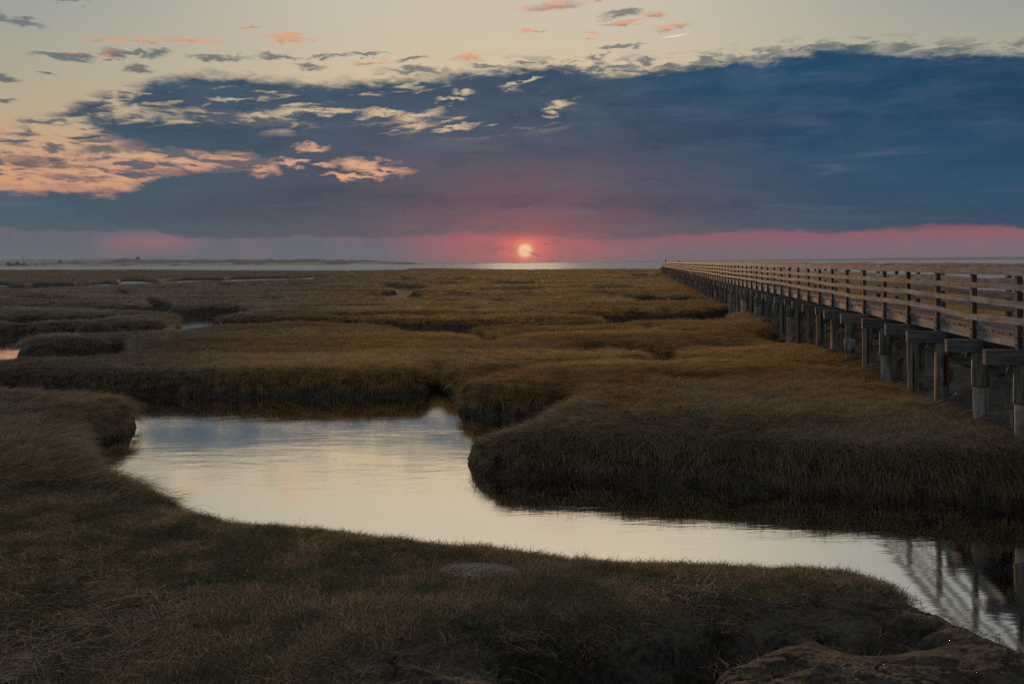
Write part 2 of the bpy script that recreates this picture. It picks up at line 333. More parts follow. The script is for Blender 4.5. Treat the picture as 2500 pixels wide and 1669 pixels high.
class MB:
    """collects boxes, slabs and tubes into one mesh"""
    def __init__(s): s.v = []; s.f = []; s.mi = []
    def add(s, V, Fc, mi=0):
        b = len(s.v); s.v += [tuple(p) for p in V]
        for f in Fc: s.f.append([b + i for i in f]); s.mi.append(mi)
    BF = [(0, 3, 2, 1), (4, 5, 6, 7), (0, 1, 5, 4), (1, 2, 6, 5), (2, 3, 7, 6), (3, 0, 4, 7)]
    def box(s, x0, x1, y0, y1, z0, z1, mi=0, j=0.0):
        V = [(x0, y0, z0), (x1, y0, z0), (x1, y1, z0), (x0, y1, z0), (x0, y0, z1), (x1, y0, z1), (x1, y1, z1), (x0, y1, z1)]
        if j: V = [tuple(c + random.uniform(-j, j) for c in p) for p in V]
        s.add(V, s.BF, mi)
    def bar(s, a, b, wx, wz, up=(0, 0, 1), mi=0):
        a, b = Vector(a), Vector(b); d = (b - a).normalized()
        sdd = d.cross(Vector(up)).normalized(); u = sdd.cross(d)
        V = [p + sdd * i * wx / 2 + u * k * wz / 2 for p in (a, b) for i, k in ((-1, -1), (1, -1), (1, 1), (-1, 1))]
        s.add(V, s.BF, mi)
    def sweep(s, pts, wx, wz, mi=0):
        """vertical board following pts (its centre line), thickness wx in x, depth wz in z"""
        n = len(pts); b = len(s.v)
        for p in pts:
            for i, k in ((-1, -1), (1, -1), (1, 1), (-1, 1)):
                s.v.append((p[0] + i * wx / 2, p[1], p[2] + k * wz / 2))
        for q in range(n - 1):
            for e in range(4):
                s.f.append([b + q * 4 + e, b + q * 4 + (e + 1) % 4, b + q * 4 + 4 + (e + 1) % 4, b + q * 4 + 4 + e]); s.mi.append(mi)
        s.f.append([b + 3, b + 2, b + 1, b]); s.mi.append(mi)
        e = b + (n - 1) * 4; s.f.append([e, e + 1, e + 2, e + 3]); s.mi.append(mi)
    def tube(s, rings, n=12, mi=0, wob=0.0):
        """rings: (x, y, z, r)"""
        b = len(s.v); ph = [1 + random.uniform(-wob, wob) for _ in range(n)]
        for x, y, z, r in rings:
            for i in range(n):
                t = 2 * math.pi * i / n
                s.v.append((x + math.cos(t) * r * ph[i], y + math.sin(t) * r * ph[i], z))
        for q in range(len(rings) - 1):
            for i in range(n):
                s.f.append([b + q * n + i, b + q * n + (i + 1) % n, b + (q + 1) * n + (i + 1) % n, b + (q + 1) * n + i]); s.mi.append(mi)
        s.f.append([b + i for i in range(n)][::-1]); s.mi.append(mi)
        e = b + (len(rings) - 1) * n; s.f.append([e + i for i in range(n)]); s.mi.append(mi)
    def build(s, name, mats, parent=None, smooth=False):
        me = bpy.data.meshes.new(name); me.from_pydata(s.v, [], s.f)
        for m_ in (mats if isinstance(mats, (list, tuple)) else [mats]): me.materials.append(m_)
        me.polygons.foreach_set('material_index', s.mi)
        if smooth: me.polygons.foreach_set('use_smooth', [True] * len(s.f))
        me.update()
        o = bpy.data.objects.new(name, me); COL.objects.link(o)
        if parent: o.parent = parent
        return o

def material(name):
    m_ = bpy.data.materials.new(name); m_.use_nodes = True
    m_.node_tree.nodes.clear()
    t = NT(m_.node_tree)
    out = t.n('ShaderNodeOutputMaterial')
    return m_, t, out
def principled(t, out, color, rough=0.8, spec=0.3, bump=None, bstr=0.3, bdist=0.02, trans=0.0):
    p = t.n('ShaderNodeBsdfPrincipled')
    t.put(p.inputs['Base Color'], color); t.put(p.inputs['Roughness'], rough)
    p.inputs['Specular IOR Level'].default_value = spec
    if bump is not None:
        b = t.n('ShaderNodeBump'); b.inputs['Strength'].default_value = bstr; b.inputs['Distance'].default_value = bdist
        t.put(b.inputs['Height'], bump); t.nt.links.new(b.outputs[0], p.inputs['Normal'])
    t.nt.links.new(p.outputs[0], out.inputs[0])
    return p

# ------------------------------------------------------------------ value noise for terrain
def _h(ix, iy, seed):
    n = (ix.astype(np.int64) * 374761393 + iy.astype(np.int64) * 668265263 + seed * 982451653) & 0xFFFFFFFF
    n = ((n ^ (n >> 13)) * 1274126177) & 0xFFFFFFFF
    n = (n ^ (n >> 16)) & 0xFFFF
    return n / 65535.0
def vn(x, y, seed=0):
    ix, iy = np.floor(x), np.floor(y); fx, fy = x - ix, y - iy
    fx = fx * fx * fx * (fx * (fx * 6 - 15) + 10); fy = fy * fy * fy * (fy * (fy * 6 - 15) + 10)
    a, b = _h(ix, iy, seed), _h(ix + 1, iy, seed); c, d = _h(ix, iy + 1, seed), _h(ix + 1, iy + 1, seed)
    return (a + (b - a) * fx + (c - a) * fy + (a - b - c + d) * fx * fy) * 2 - 1
def fbm(x, y, oct=4, seed=0, g=0.5):
    r = 0; a = 1.0; k = 0
    for i in range(oct):
        r = r + a * vn(x * 2 ** i + 17.3 * i, y * 2 ** i - 9.1 * i, seed + i); k += a; a *= g
    return r / k

# ------------------------------------------------------------------ creeks (plan), traced on the ground
def d_(x, y): return x * D, y * D
def k1(x, y): return 1500 + x / 3.356, 680 + y / 3.356
def k2(x, y): return x / 3.356, 640 + y / 3.356
def k3(x, y): return 850 + x / 3.132, 640 + y / 3.132
def poly(spec):
    """spec: (frame, [(x, y, z, dy)...]); z is the level the traced point lies on, dy moves it to the waterline"""
    out = []
    for fr_, pts in spec:
        for p in pts:
            x, y = p[0], p[1]
            z = p[2] if len(p) > 2 else TOP
            dy_ = p[3] if len(p) > 3 else 0.0
            wx, wy = W(*fr_(x, y), z)
            out.append((wx, wy + dy_))
    return np.array(out)
def NL(pts, dy=0.45): return [(x, y, 0.68, dy) for x, y in pts]       # near lips
def FL(pts, dy=-0.45): return [(x, y, 0.72, dy) for x, y in pts]      # far lips
def WL(pts): return [(x, y, 0.0, 0.0) for x, y in pts]                # waterlines
CH = []    # (polygon, floor height, bank width)
CH.append((poly([(d_, NL([(3300, 1960), (2900, 1740), (2600, 1560), (2480, 1505), (2349, 1450), (2260, 1415), (2215, 1400), (2175, 1376), (2150, 1360), (2100, 1338), (2000, 1314), (1900, 1302), (1760, 1298),
      (1500, 1292), (1300, 1275), (1050, 1250), (855, 1225), (627, 1207), (540, 1197), (468, 1182), (414, 1168), (378, 1154), (346, 1132), (306, 1107), (266, 1089), (222, 1076)], 0.4)),
   (d_, WL([(190, 1064), (190, 1048), (205, 1030), (240, 1010), (280, 998), (306, 988), (314, 981)])),
   (d_, NL([(284, 914), (240, 908), (130, 902), (0, 895), (-300, 890), (-700, 880)], 0.35)),
   (d_, WL([(-700, 920), (-300, 912), (0, 905), (150, 905), (300, 905), (450, 908), (600, 909), (750, 911), (900, 909), (960, 906), (990, 898), (1002, 885)])),
   (d_, FL([(1053, 857), (1118, 839), (1212, 831), (1278, 826)], -0.3)), (d_, [(1335, 827, 0.7, 0)]), (d_, NL([(1230, 838), (1133, 857), (1069, 872), (1050, 884)], 0.3)),
   (d_, WL([(1031, 932), (1053, 945), (1114, 953), (1180, 956), (1240, 952), (1290, 930)])),
   (d_, NL([(1325, 907)], 0.0)), (d_, NL([(1296, 923), (1248, 948), (1216, 967), (1167, 983), (1130, 993)], 0.35)),
   (d_, WL([(1085, 1030), (1071, 1050), (1071, 1068), (1089, 1078), (1150, 1087), (1230, 1093), (1294, 1093), (1400, 1100), (1500, 1106), (1700, 1119), (1900, 1133), (2100, 1146), (2349, 1162), (2600, 1180), (3300, 1225)]))]), -0.3, 0.5))
CH.append((poly([(k2, NL([(-900, 835), (-400, 822), (0, 812), (60, 806), (200, 803), (400, 796), (600, 785), (780, 768), (950, 748), (1020, 735)], 0.4)), (k2, [(1075, 712, 0.7, 0)]),
   (k2, WL([(1000, 745), (900, 765), (700, 781), (600, 786), (400, 795), (200, 800), (80, 804), (48, 790), (36, 760)])),
   (k2, NL([(60, 690), (120, 630), (250, 602), (600, 587), (1100, 576), (1350, 566), (1465, 562), (1530, 552), (1640, 533), (1730, 526), (1840, 521), (2000, 518), (2349, 504)], 0.4)),
   (k3, NL([(0, 478), (150, 475), (300, 483), (370, 495), (425, 530), (470, 538), (700, 543), (850, 550), (970, 563), (1060, 590)], 0.4)), (k3, [(1090, 602, 0.7, 0.2)]),
   (k3, NL([(1150, 580), (1250, 563), (1400, 553), (1700, 540), (1900, 528)], 0.3)), (k3, [(1960, 518, 0.7, 0)]), (k3, FL([(1850, 522), (1600, 534), (1400, 543), (1250, 551), (1130, 572)], 0.3)),
   (k3, [(1085, 588, 0.5, 0.0), (1000, 570, 0.4, 0.0), (880, 548, 0.4, 0), (875, 535, 0.5, 0)]), (k3, NL([(940, 497), (1200, 492), (1500, 494), (1850, 490), (2000, 482)], 0.5)),
   (k1, NL([(0, 364), (200, 354), (420, 349), (700, 346), (780, 345), (900, 335), (918, 305), (980, 292), (1150, 294), (1300, 330), (1700, 380), (2300, 420), (3600, 500)], 0.4)),
   (k1, FL([(3600, 380), (2600, 330), (1800, 250), (1300, 200), (1000, 190), (930, 205)], -0.4)), (k1, WL([(905, 300), (860, 322), (600, 345), (480, 352), (455, 335)])),
   (k1, FL([(440, 275), (390, 235)], -0.3)), (k1, WL([(470, 330), (440, 345), (300, 356), (50, 362)])),
   (k3, FL([(1885, 400)], -0.3)), (k3, [(1990, 440, 0.7, 0.8), (2025, 462, 0.2, 0)]),
   (k3, FL([(1900, 462), (1850, 456), (1600, 442), (1300, 432), (1000, 432), (600, 434), (300, 430), (0, 414)])), (k2, FL([(2349, 458), (2100, 448), (1900, 448)])), (k2, WL([(1760, 518), (1738, 512)])), (k2, [(1745, 478, 0.7, 0.0)]),
   (k2, NL([(1800, 440), (1900, 415), (2000, 402)], 0.4)), (k2, [(2080, 375, 0.7, 0)]),
   (k2, FL([(1950, 350), (1850, 350), (1750, 350), (1600, 354), (1480, 374), (1390, 325), (1320, 300)], -0.5)), (k2, [(1225, 300, 0.7, 0), (1262, 345, 0.7, 0)]), (k2, WL([(1266, 392), (1262, 408)])),
   (k2, FL([(1200, 350), (1000, 348), (700, 352), (500, 357), (250, 347), (0, 330), (-900, 320)], -0.6)), (k2, NL([(-900, 368), (0, 371), (300, 378), (700, 393), (1100, 406), (1250, 414), (1400, 428)], 0.6)),
   (k2, WL([(1450, 500), (1462, 548)])), (k2, FL([(1380, 490), (1350, 495), (1000, 506), (500, 500), (0, 505), (-900, 500)], -0.5))]), -0.3, 0.6))
# long creek across the left of the marsh
CH.append((poly([(k2, FL([(-900, 160), (0, 162), (60, 178), (150, 178), (270, 166), (560, 168), (700, 160), (850, 152), (950, 168), (965, 135), (1100, 133), (1250, 145), (1350, 136), (1500, 128), (1800, 128), (1900, 120), (2349, 114)], 2.0)),
    (k3, FL([(120, 80)], 0)), (k2, NL([(2349, 143), (2000, 151), (1800, 156), (1400, 166), (1200, 174), (960, 189), (700, 200), (400, 209), (0, 213), (-900, 216)], -7.0))]), -0.3, 0.8))
# the bay beyond the marsh
CH.append((poly([(k2, NL([(-1500, 58), (0, 59), (200, 61), (350, 58), (620, 62), (900, 61), (1300, 63), (1800, 68), (2349, 70)], 0)), (k3, NL([(0, 66), (250, 62), (420, 60), (450, 50), (700, 49), (900, 52), (1300, 58), (1500, 57), (1900, 53), (2349, 54)], 0)),
    (k1, [(480, -72, TOP, 0), (700, -60, TOP, 0), (1100, -25, TOP, 0), (2000, 30, TOP, 0), (3356, 110, TOP, 0), (7000, 250, TOP, 0)])]).tolist() + [[3000, 60], [3000, 9000], [-6000, 9000], [-3000, 760]], -0.4, 2.0))
CH[-1] = (np.array(CH[-1][0]), CH[-1][1], CH[-1][2])
def lens(frm, x0, x1, yf, yn, tilt=0.0, floor=0.12, wd=0.6, skew=0.0):
    n = 7; up = []; lo = []
    for i in range(n + 1):
        t = i / n; w = math.sin(math.pi * t) ** 0.6 if 0 < t < 1 else 0.0
        ym = (yf + yn) / 2 + tilt * (t - 0.5); hf = (yn - yf) / 2 * w
        wob = random.uniform(-0.12, 0.12) * (yn - yf)
        up.append((x0 + (x1 - x0) * t, ym - hf + wob)); lo.append((x0 + (x1 - x0) * t, ym + hf * 1.5 + 1.5 + wob))
    CH.append((poly([(frm, [(x, y, 0.72, 0) for x, y in up] + [(x, y, 0.72, 0) for x, y in lo[::-1][1:-1]])]), floor, wd))
for a_ in [(k3, 800, 940, 110, 123), (k3, 1040, 1460, 142, 163, -6), (k3, 960, 1530, 188, 209, -3), (k3, 760, 1045, 231, 248), (k3, 240, 620, 162, 196, 14), (k3, 225, 570, 204, 262, 0),
           (k3, 2140, 2420, 84, 102, 4), (k3, 1950, 2420, 186, 197, -3), (k3, 1560, 1690, 104, 110), (k3, 2000, 2400, 119, 127), (k3, 690, 800, 117, 122), (k3, 1180, 1260, 286, 299),
           (k3, 540, 660, 380, 392), (k3, 1700, 1920, 652, 676, 8), (k3, 1750, 1930, 622, 634, -4), (k3, 2120, 2349, 632, 665, 14), (k3, 20, 130, 80, 90, -2), (k3, 100, 300, 232, 246, -8),
           (k2, 50, 620, 272, 293, 4), (k2, 940, 1080, 221, 233), (k2, 985, 1050, 240, 266, 6), (k2, 1780, 1930, 166, 186), (k2, 2050, 2120, 168, 187), (k2, 2100, 2349, 292, 300), (k2, 1450, 1700, 290, 300),
           (k2, -60, 450, 426, 474, 0), (k2, 380, 900, 440, 466, -10),
           (k1, 660, 1125, 530, 552, 6), (k1, 290, 720, 418, 428, 8), (k1, 235, 300, 388, 402, -5), (k1, 340, 560, 745, 798, 20), (k1, 620, 900, 780, 810, -14)]:
    lens(*a_, floor=(0.12 if a_[0] is not k1 and a_[3] < 600 else 0.45))
for _ in range(46):
    v_ = 75 + 330 * random.random() ** 1.5; u_ = random.uniform(-700, 2000); w_ = random.uniform(60, 320); h_ = (2.5 + v_ * 0.035) * random.uniform(0.6, 1.3)
    lens(k3, u_, u_ + w_, v_ - h_ * 0.5, v_ + h_ * 0.5, random.uniform(-5, 5), floor=0.25)
CH.append((poly([(k3, FL([(1790, 236), (1900, 228), (2000, 226), (2150, 234), (2230, 240), (2300, 236)], 0)), (k1, FL([(400, 138), (600, 133), (800, 152), (1000, 150)], 0)), (k1, NL([(1000, 185), (860, 166), (600, 178), (350, 184)], 0)),
    (k3, NL([(2349, 295), (2250, 306), (2200, 280), (2150, 262), (2000, 252)], 0))]), 0.1, 0.7))
CH.append((poly([(k1, [(30, 545, .72, 0), (120, 552, .72, 0), (230, 572, .72, 0), (380, 575, .72, 0), (520, 555, .72, 0), (540, 575, .72, 0), (470, 606, .72, 0), (520, 640, .72, 0), (720, 640, .72, 0), (520, 662, .72, 0), (400, 672, .72, 0),
    (320, 672, .72, 0), (240, 672, .72, 0), (40, 665, .72, 0), (140, 640, .72, 0), (270, 630, .72, 0), (290, 600, .72, 0), (150, 578, .72, 0)])]), 0.30, 0.5))
# muddy hollow that runs under the pier
CH.append((poly([(k1, FL([(1130, 432), (1250, 412), (1400, 405), (1600, 395), (2600, 420), (3600, 560)], 0)), (k1, [(5200, 1300, .7, 0), (4200, 1500, .7, 0)]),
    (k1, NL([(3480, 1330), (3290, 1260), (3120, 1165), (2870, 1060), (2560, 960), (2420, 905), (2300, 850), (2160, 745), (2010, 645), (1850, 592), (1620, 553), (1500, 541), (1350, 522), (1200, 492)], 0))]), 0.22, 0.7))
# eroded gully and cracks in the foreground mud
def fg(pts, fl, wd, z=0.72): CH.append((poly([(d_, [(x, y, z, 0) for x, y in pts])]), fl, wd))
fg([(1138, 1496), (1200, 1484), (1300, 1482), (1400, 1486), (1480, 1484), (1560, 1478), (1610, 1455), (1648, 1428), (1672, 1438), (1700, 1462), (1665, 1490), (1600, 1520), (1590, 1580), (1560, 1680), (1260, 1700), (1225, 1610), (1205, 1560), (1180, 1522)], 0.10, 0.22)
fg([(1640, 1432), (1700, 1440), (1760, 1452), (1800, 1455), (1780, 1466), (1720, 1478), (1680, 1472)], 0.42, 0.15)
fg([(1872, 1440), (1930, 1458), (1990, 1468), (2008, 1478), (1960, 1480), (1900, 1462)], 0.40, 0.10)
fg([(1996, 1452), (2030, 1444), (2060, 1462), (2100, 1450), (2140, 1458), (2100, 1470), (2040, 1476), (2008, 1474)], 0.45, 0.10)
fg([(2012, 1434), (2080, 1426), (2130, 1424), (2090, 1438), (2040, 1443)], 0.5, 0.10)
MUD = [poly([(d_, [(x, y, 0.72, 0) for x, y in q])]) for q in (
    [(1560, 1372), (1700, 1400), (1800, 1372), (1900, 1352), (2040, 1336), (2120, 1338), (2230, 1380), (2400, 1440), (2800, 1640), (2700, 2100), (1100, 2100), (1120, 1560), (1150, 1480), (1340, 1455), (1480, 1430), (1540, 1400)],
    [(740, 1560), (800, 1500), (930, 1468), (1100, 1458), (1340, 1450), (1480, 1444), (1480, 1500), (1200, 1500), (1230, 1580), (1150, 1700), (820, 1690)])]
PIERX0, PIERX1 = 6.446, 7.856

def sdist(P, X, Y):
    """signed distance to polygon P, negative inside"""
    n = len(P); best = np.full(X.shape, 1e9); ins = np.zeros(X.shape, bool)
    for i in range(n):
        ax, ay = P[i]; bx, by = P[(i + 1) % n]
        ex, ey = bx - ax, by - ay; L2_ = ex * ex + ey * ey + 1e-12
        t = np.clip(((X - ax) * ex + (Y - ay) * ey) / L2_, 0, 1)
        dd = (X - ax - t * ex) ** 2 + (Y - ay - t * ey) ** 2
        np.minimum(best, dd, out=best)
        c = (ay > Y) != (by > Y)
        with np.errstate(divide='ignore', invalid='ignore'):
            xi = ax + (Y - ay) * ex / (ey if abs(ey) > 1e-12 else 1e-12)
        ins ^= c & (X < xi)
    d = np.sqrt(best)
    return np.where(ins, -d, d)

def terrain(X, Y):
    """height, distance to the nearest creek edge, direction away from it unused"""
    X = X.astype(np.float64); Y = Y.astype(np.float64)
    z = TOP + 0.05 * fbm(X * 0.16, Y * 0.16, 3, 5) + 0.035 * fbm(X * 0.7, Y * 0.7, 3, 9) + 0.02 * fbm(X * 2.6, Y * 2.6, 2, 21)
    hum = fbm(X * 0.45 + 3, Y * 0.45, 3, 31)
    z = z + 0.06 * np.clip(hum - 0.1, 0, 1)
    dall = np.full(X.shape, 50.0)
    en = 0.16 * fbm(X * 0.9, Y * 0.9, 3, 41) + 0.11 * fbm(X * 3.3, Y * 3.3, 4, 47, 0.65)
    for P, fl, wd in CH:
        m = 3.0 + wd * 3
        x0, y0 = P.min(0) - m; x1, y1 = P.max(0) + m
        sel = np.nonzero((X > x0) & (X < x1) & (Y > y0) & (Y < y1))
        if len(sel[0]) == 0: continue
        xs, ys = X[sel], Y[sel]
        e = en[sel]
        d = sdist(P, xs, ys) + (e * (0.35 if wd < 0.3 else 1.0)) * np.clip(ys / 25.0, 0.5, 2.5)
        s = np.clip(d / wd, 0, 20)
        prof = 0.80 * (1 - np.exp(-(s * 2.6) ** 1.3)) + 0.20 * (1 - np.exp(-s * 0.9))
        base = fl if fl > 0 else 0.0
        zl = base - 0.02 + (z[sel] - base + 0.02) * prof
        zin = (base - 0.02 + (0.0 if fl > 0 else 1.0) * np.maximum(d * 0.6, fl)) + (0.03 * e)
        znew = np.where(d > 0, zl, zin)
        z[sel] = np.minimum(z[sel], znew)
        dall[sel] = np.minimum(dall[sel], d)
    return z, dall
def in_mud(X, Y):
    m = np.full(X.shape, 1e3)
    for P in MUD: m = np.minimum(m, sdist(P, X, Y))
    return m

# perspective-spaced grid: fine near the viewer, coarse far away
NR, NC = 980, 1350
inv = np.concatenate([np.linspace(1 / 4.6, 1 / 60.0, 700), np.linspace(1 / 60.0, 1 / 820.0, NR - 700 + 1)[1:]])
yy = 1.0 / inv
aa = np.linspace(-0.78, 0.78, NC)
XX = yy[:, None] * aa[None, :]
XX = XX * (1 + 1.2 / (yy[:, None] + 0.5))      # a little wider near the viewer
YY = np.repeat(yy[:, None], NC, 1)
ZZ, DD = terrain(XX, YY)
mudm = in_mud(XX, YY)
mudf = np.clip(0.5 - mudm / 0.5, 0, 1)
near_sel = YY < 16
lump = 0.075 * fbm(XX * 1.1, YY * 1.1, 4, 77) + 0.045 * fbm(XX * 4.1, YY * 4.1, 5, 81, 0.62) - 0.045 * np.clip(1 - np.abs(fbm(XX * 1.7, YY * 2.6, 3, 91)) * 14, 0, 1)
ZZ = ZZ + np.where(near_sel & (DD > 0.05), mudf * lump * np.clip(DD * 2, 0, 1), 0)
GRIDX = (inv, aa)
def hgt(x, y):
    """terrain height, edge distance and mud at points by lookup"""
    inv_ = 1.0 / np.clip(y, 4.61, 819)
    r = np.interp(-inv_, -inv, np.arange(NR))
    a = x / y / (1 + 1.2 / (y + 0.5))
    c = (a + 0.78) / 1.56 * (NC - 1)
    r0 = np.clip(r.astype(int), 0, NR - 2); c0 = np.clip(c.astype(int), 0, NC - 2)
    fr_, fc = np.clip(r - r0, 0, 1), np.clip(c - c0, 0, 1)
    def L(Q): return (Q[r0, c0] * (1 - fr_) * (1 - fc) + Q[r0 + 1, c0] * fr_ * (1 - fc) + Q[r0, c0 + 1] * (1 - fr_) * fc + Q[r0 + 1, c0 + 1] * fr_ * fc)
    return L(ZZ), L(DD), L(mudf)

# ------------------------------------------------------------------ ground material
gm, t, out = material('marsh_soil')
P_ = t.n('ShaderNodeNewGeometry').outputs['Position']
px_, py_, pz_ = t.sep(P_)
nA = t.noise(P_, 0.35, 4, 0.6); nB = t.noise(P_, 3.0, 5, 0.65); nC = t.noise(t.v('MULTIPLY', P_, (6.0, 30.0, 8.0)), 1.0, 4, 0.7)
def veg_zone(t, px_, py_, nA):
    """hay and turf colours with painted vignette: amber middle, greyer left, darker greener near by"""
    q = t.m('DIVIDE', t.m('ADD', px_, 6.0), t.m('ADD', py_, 14.0))
    q = t.m('ADD', q, t.m('MULTIPLY', t.m('SUBTRACT', nA, 0.5), 0.25))
    left = t.step(q, 0.06, -0.22)
    nearz = t.step(t.m('ADD', py_, t.m('MULTIPLY', t.m('SUBTRACT', nA, 0.5), 10.0)), 19.0, 10.0)
    return left, nearz
left, nearz = veg_zone(t, px_, py_, nA)
straw = t.mix(t.step(nC, 0.35, 0.7), (0.12, 0.075, 0.031, 1), (0.29, 0.19, 0.084, 1))
greyg = t.mix(t.step(nC, 0.35, 0.7), (0.060, 0.050, 0.036, 1), (0.125, 0.105, 0.078, 1))
turf = t.mix(t.step(nB, 0.35, 0.7), (0.030, 0.028, 0.012, 1), (0.075, 0.050, 0.026, 1))
veg = t.mix(left, straw, greyg); veg = t.mix(nearz, veg, turf)
nD = t.noise(P_, 17.0, 5, 0.7)
mud = t.mix(t.step(t.m('ADD', t.m('MULTIPLY', nB, 0.4), t.m('MULTIPLY', nD, 0.6)), 0.4, 0.62), (0.020, 0.0185, 0.016, 1), (0.074, 0.068, 0.060, 1))
ma = t.n('ShaderNodeAttribute', attribute_name='mud').outputs['Fac']
mudmask = t.m('MAXIMUM', t.step(t.m('ADD', pz_, t.m('MULTIPLY', nB, 0.25)), 0.70, 0.48), t.step(t.m('ADD', ma, t.m('MULTIPLY', t.m('SUBTRACT', nB, 0.5), 0.9)), 0.35, 0.6))
colr = t.mix(mudmask, veg, mud)
principled(t, out, colr, 0.9, 0.15, bump=t.m('ADD', t.m('MULTIPLY', nB, 1.0), t.m('ADD', t.m('MULTIPLY', nC, 0.5), t.m('MULTIPLY', nD, 0.6))), bstr=0.7, bdist=0.05)
q0 = (np.arange(NR - 1)[:, None] * NC + np.arange(NC - 1)[None, :]).ravel()
quads = np.stack([q0, q0 + 1, q0 + NC + 1, q0 + NC], 1)
# drop cells that are deep under the bay
deep = (DD < -6).ravel()
keep = ~(deep[q0] & deep[q0 + 1] & deep[q0 + NC] & (YY.ravel()[q0] > 150))
ground = mesh_np('marsh_ground', np.stack([XX.ravel(), YY.ravel(), ZZ.ravel()], 1), quads[keep], gm, smooth=True)
at = ground.data.attributes.new('mud', 'FLOAT', 'POINT'); at.data.foreach_set('value', mudf.ravel().astype(np.float32))
tag(ground, kind='structure')
# coarse land behind and beside the viewer
MBx = MB()
g = []
xs_ = np.linspace(-60, 60, 61); ys_ = np.linspace(-60, 4.62, 40)
gx, gy = np.meshgrid(xs_, ys_); gz = 0.70 + 0.12 * fbm(gx * 0.3, gy * 0.3, 3, 4); gz[-1, :] = 0.62
qq = (np.arange(39)[:, None] * 61 + np.arange(60)[None, :]).ravel()
bl = mesh_np('marsh_ground_behind', np.stack([gx.ravel(), gy.ravel(), gz.ravel()], 1), np.stack([qq, qq + 1, qq + 62, qq + 61], 1), gm, smooth=True)
bl.name = 'marsh_shore'; tag(bl, kind='structure')
bed, t, out = material('creek_bed'); principled(t, out, (0.02, 0.018, 0.014, 1), 0.9)
mud_bed = mesh_np('bay_bed', [(-15500, -400, -2), (15500, -400, -2), (15500, 10900, -2), (-15500, 10900, -2)], [(0, 1, 2, 3)], bed); tag(mud_bed, kind='structure')

# ------------------------------------------------------------------ water
def water_mat(name, layers, mn, rough, deepc, gcol=(1, 0.965, 0.905, 1)):
    m_, t, out = material(name)
    P_ = t.n('ShaderNodeNewGeometry').outputs['Position']
    h = None
    for sc, w in layers:
        nn = t.m('MULTIPLY', t.noise(t.v('MULTIPLY', P_, sc), 1.0, 3, 0.5, 0.4), w)
        h = nn if h is None else t.m('ADD', h, nn)
    patch = t.step(t.noise(t.v('MULTIPLY', P_, (0.10, 0.22, 1.0)), 1.0, 3, 0.6), 0.42, 0.62)
    b = t.n('ShaderNodeBump'); b.inputs['Distance'].default_value = 1.0
    t.put(b.inputs['Strength'], 1.0); t.put(b.inputs['Height'], t.m('MULTIPLY', h, t.m('MULTIPLY_ADD', patch, 0.8, 0.2)))
    gl = t.n('ShaderNodeBsdfGlossy'); gl.inputs['Color'].default_value = gcol; gl.inputs['Roughness'].default_value = rough
    t.nt.links.new(b.outputs[0], gl.inputs['Normal'])
    df = t.n('ShaderNodeBsdfDiffuse'); df.inputs['Color'].default_value = deepc
    fr_ = t.n('ShaderNodeLayerWeight'); fr_.inputs['Blend'].default_value = 0.5
    fac = t.m('MULTIPLY_ADD', fr_.outputs['Facing'], 1.0 - mn, mn, clamp=True)
    mx = t.n('ShaderNodeMixShader'); t.put(mx.inputs[0], fac)
    t.nt.links.new(df.outputs[0], mx.inputs[1]); t.nt.links.new(gl.outputs[0], mx.inputs[2]); t.nt.links.new(mx.outputs[0], out.inputs[0])
    return m_
wm = water_mat('creek_water', [((1.2, 4.0, 1.0), 0.0038), ((5.0, 16.0, 1.0), 0.0010)], 0.88, 0.055, (0.010, 0.012, 0.010, 1))
wat = mesh_np('creek_water', [(-800, -60, 0), (800, -60, 0), (800, 172, 0), (-800, 172, 0)], [(0, 1, 2, 3)], wm); tag(wat, kind='structure')
sm = water_mat('bay_water', [((0.25, 0.8, 1.0), 0.05), ((1.0, 3.0, 1.0), 0.012)], 0.6, 0.68, (0.02, 0.025, 0.028, 1), (0.33, 0.39, 0.48, 1))
sea = mesh_np('sea', [(-15500, 172.0, 0), (15500, 172.0, 0), (15500, 10900, 0), (-15500, 10900, 0)], [(0, 1, 2, 3)], sm); tag(sea, kind='structure')

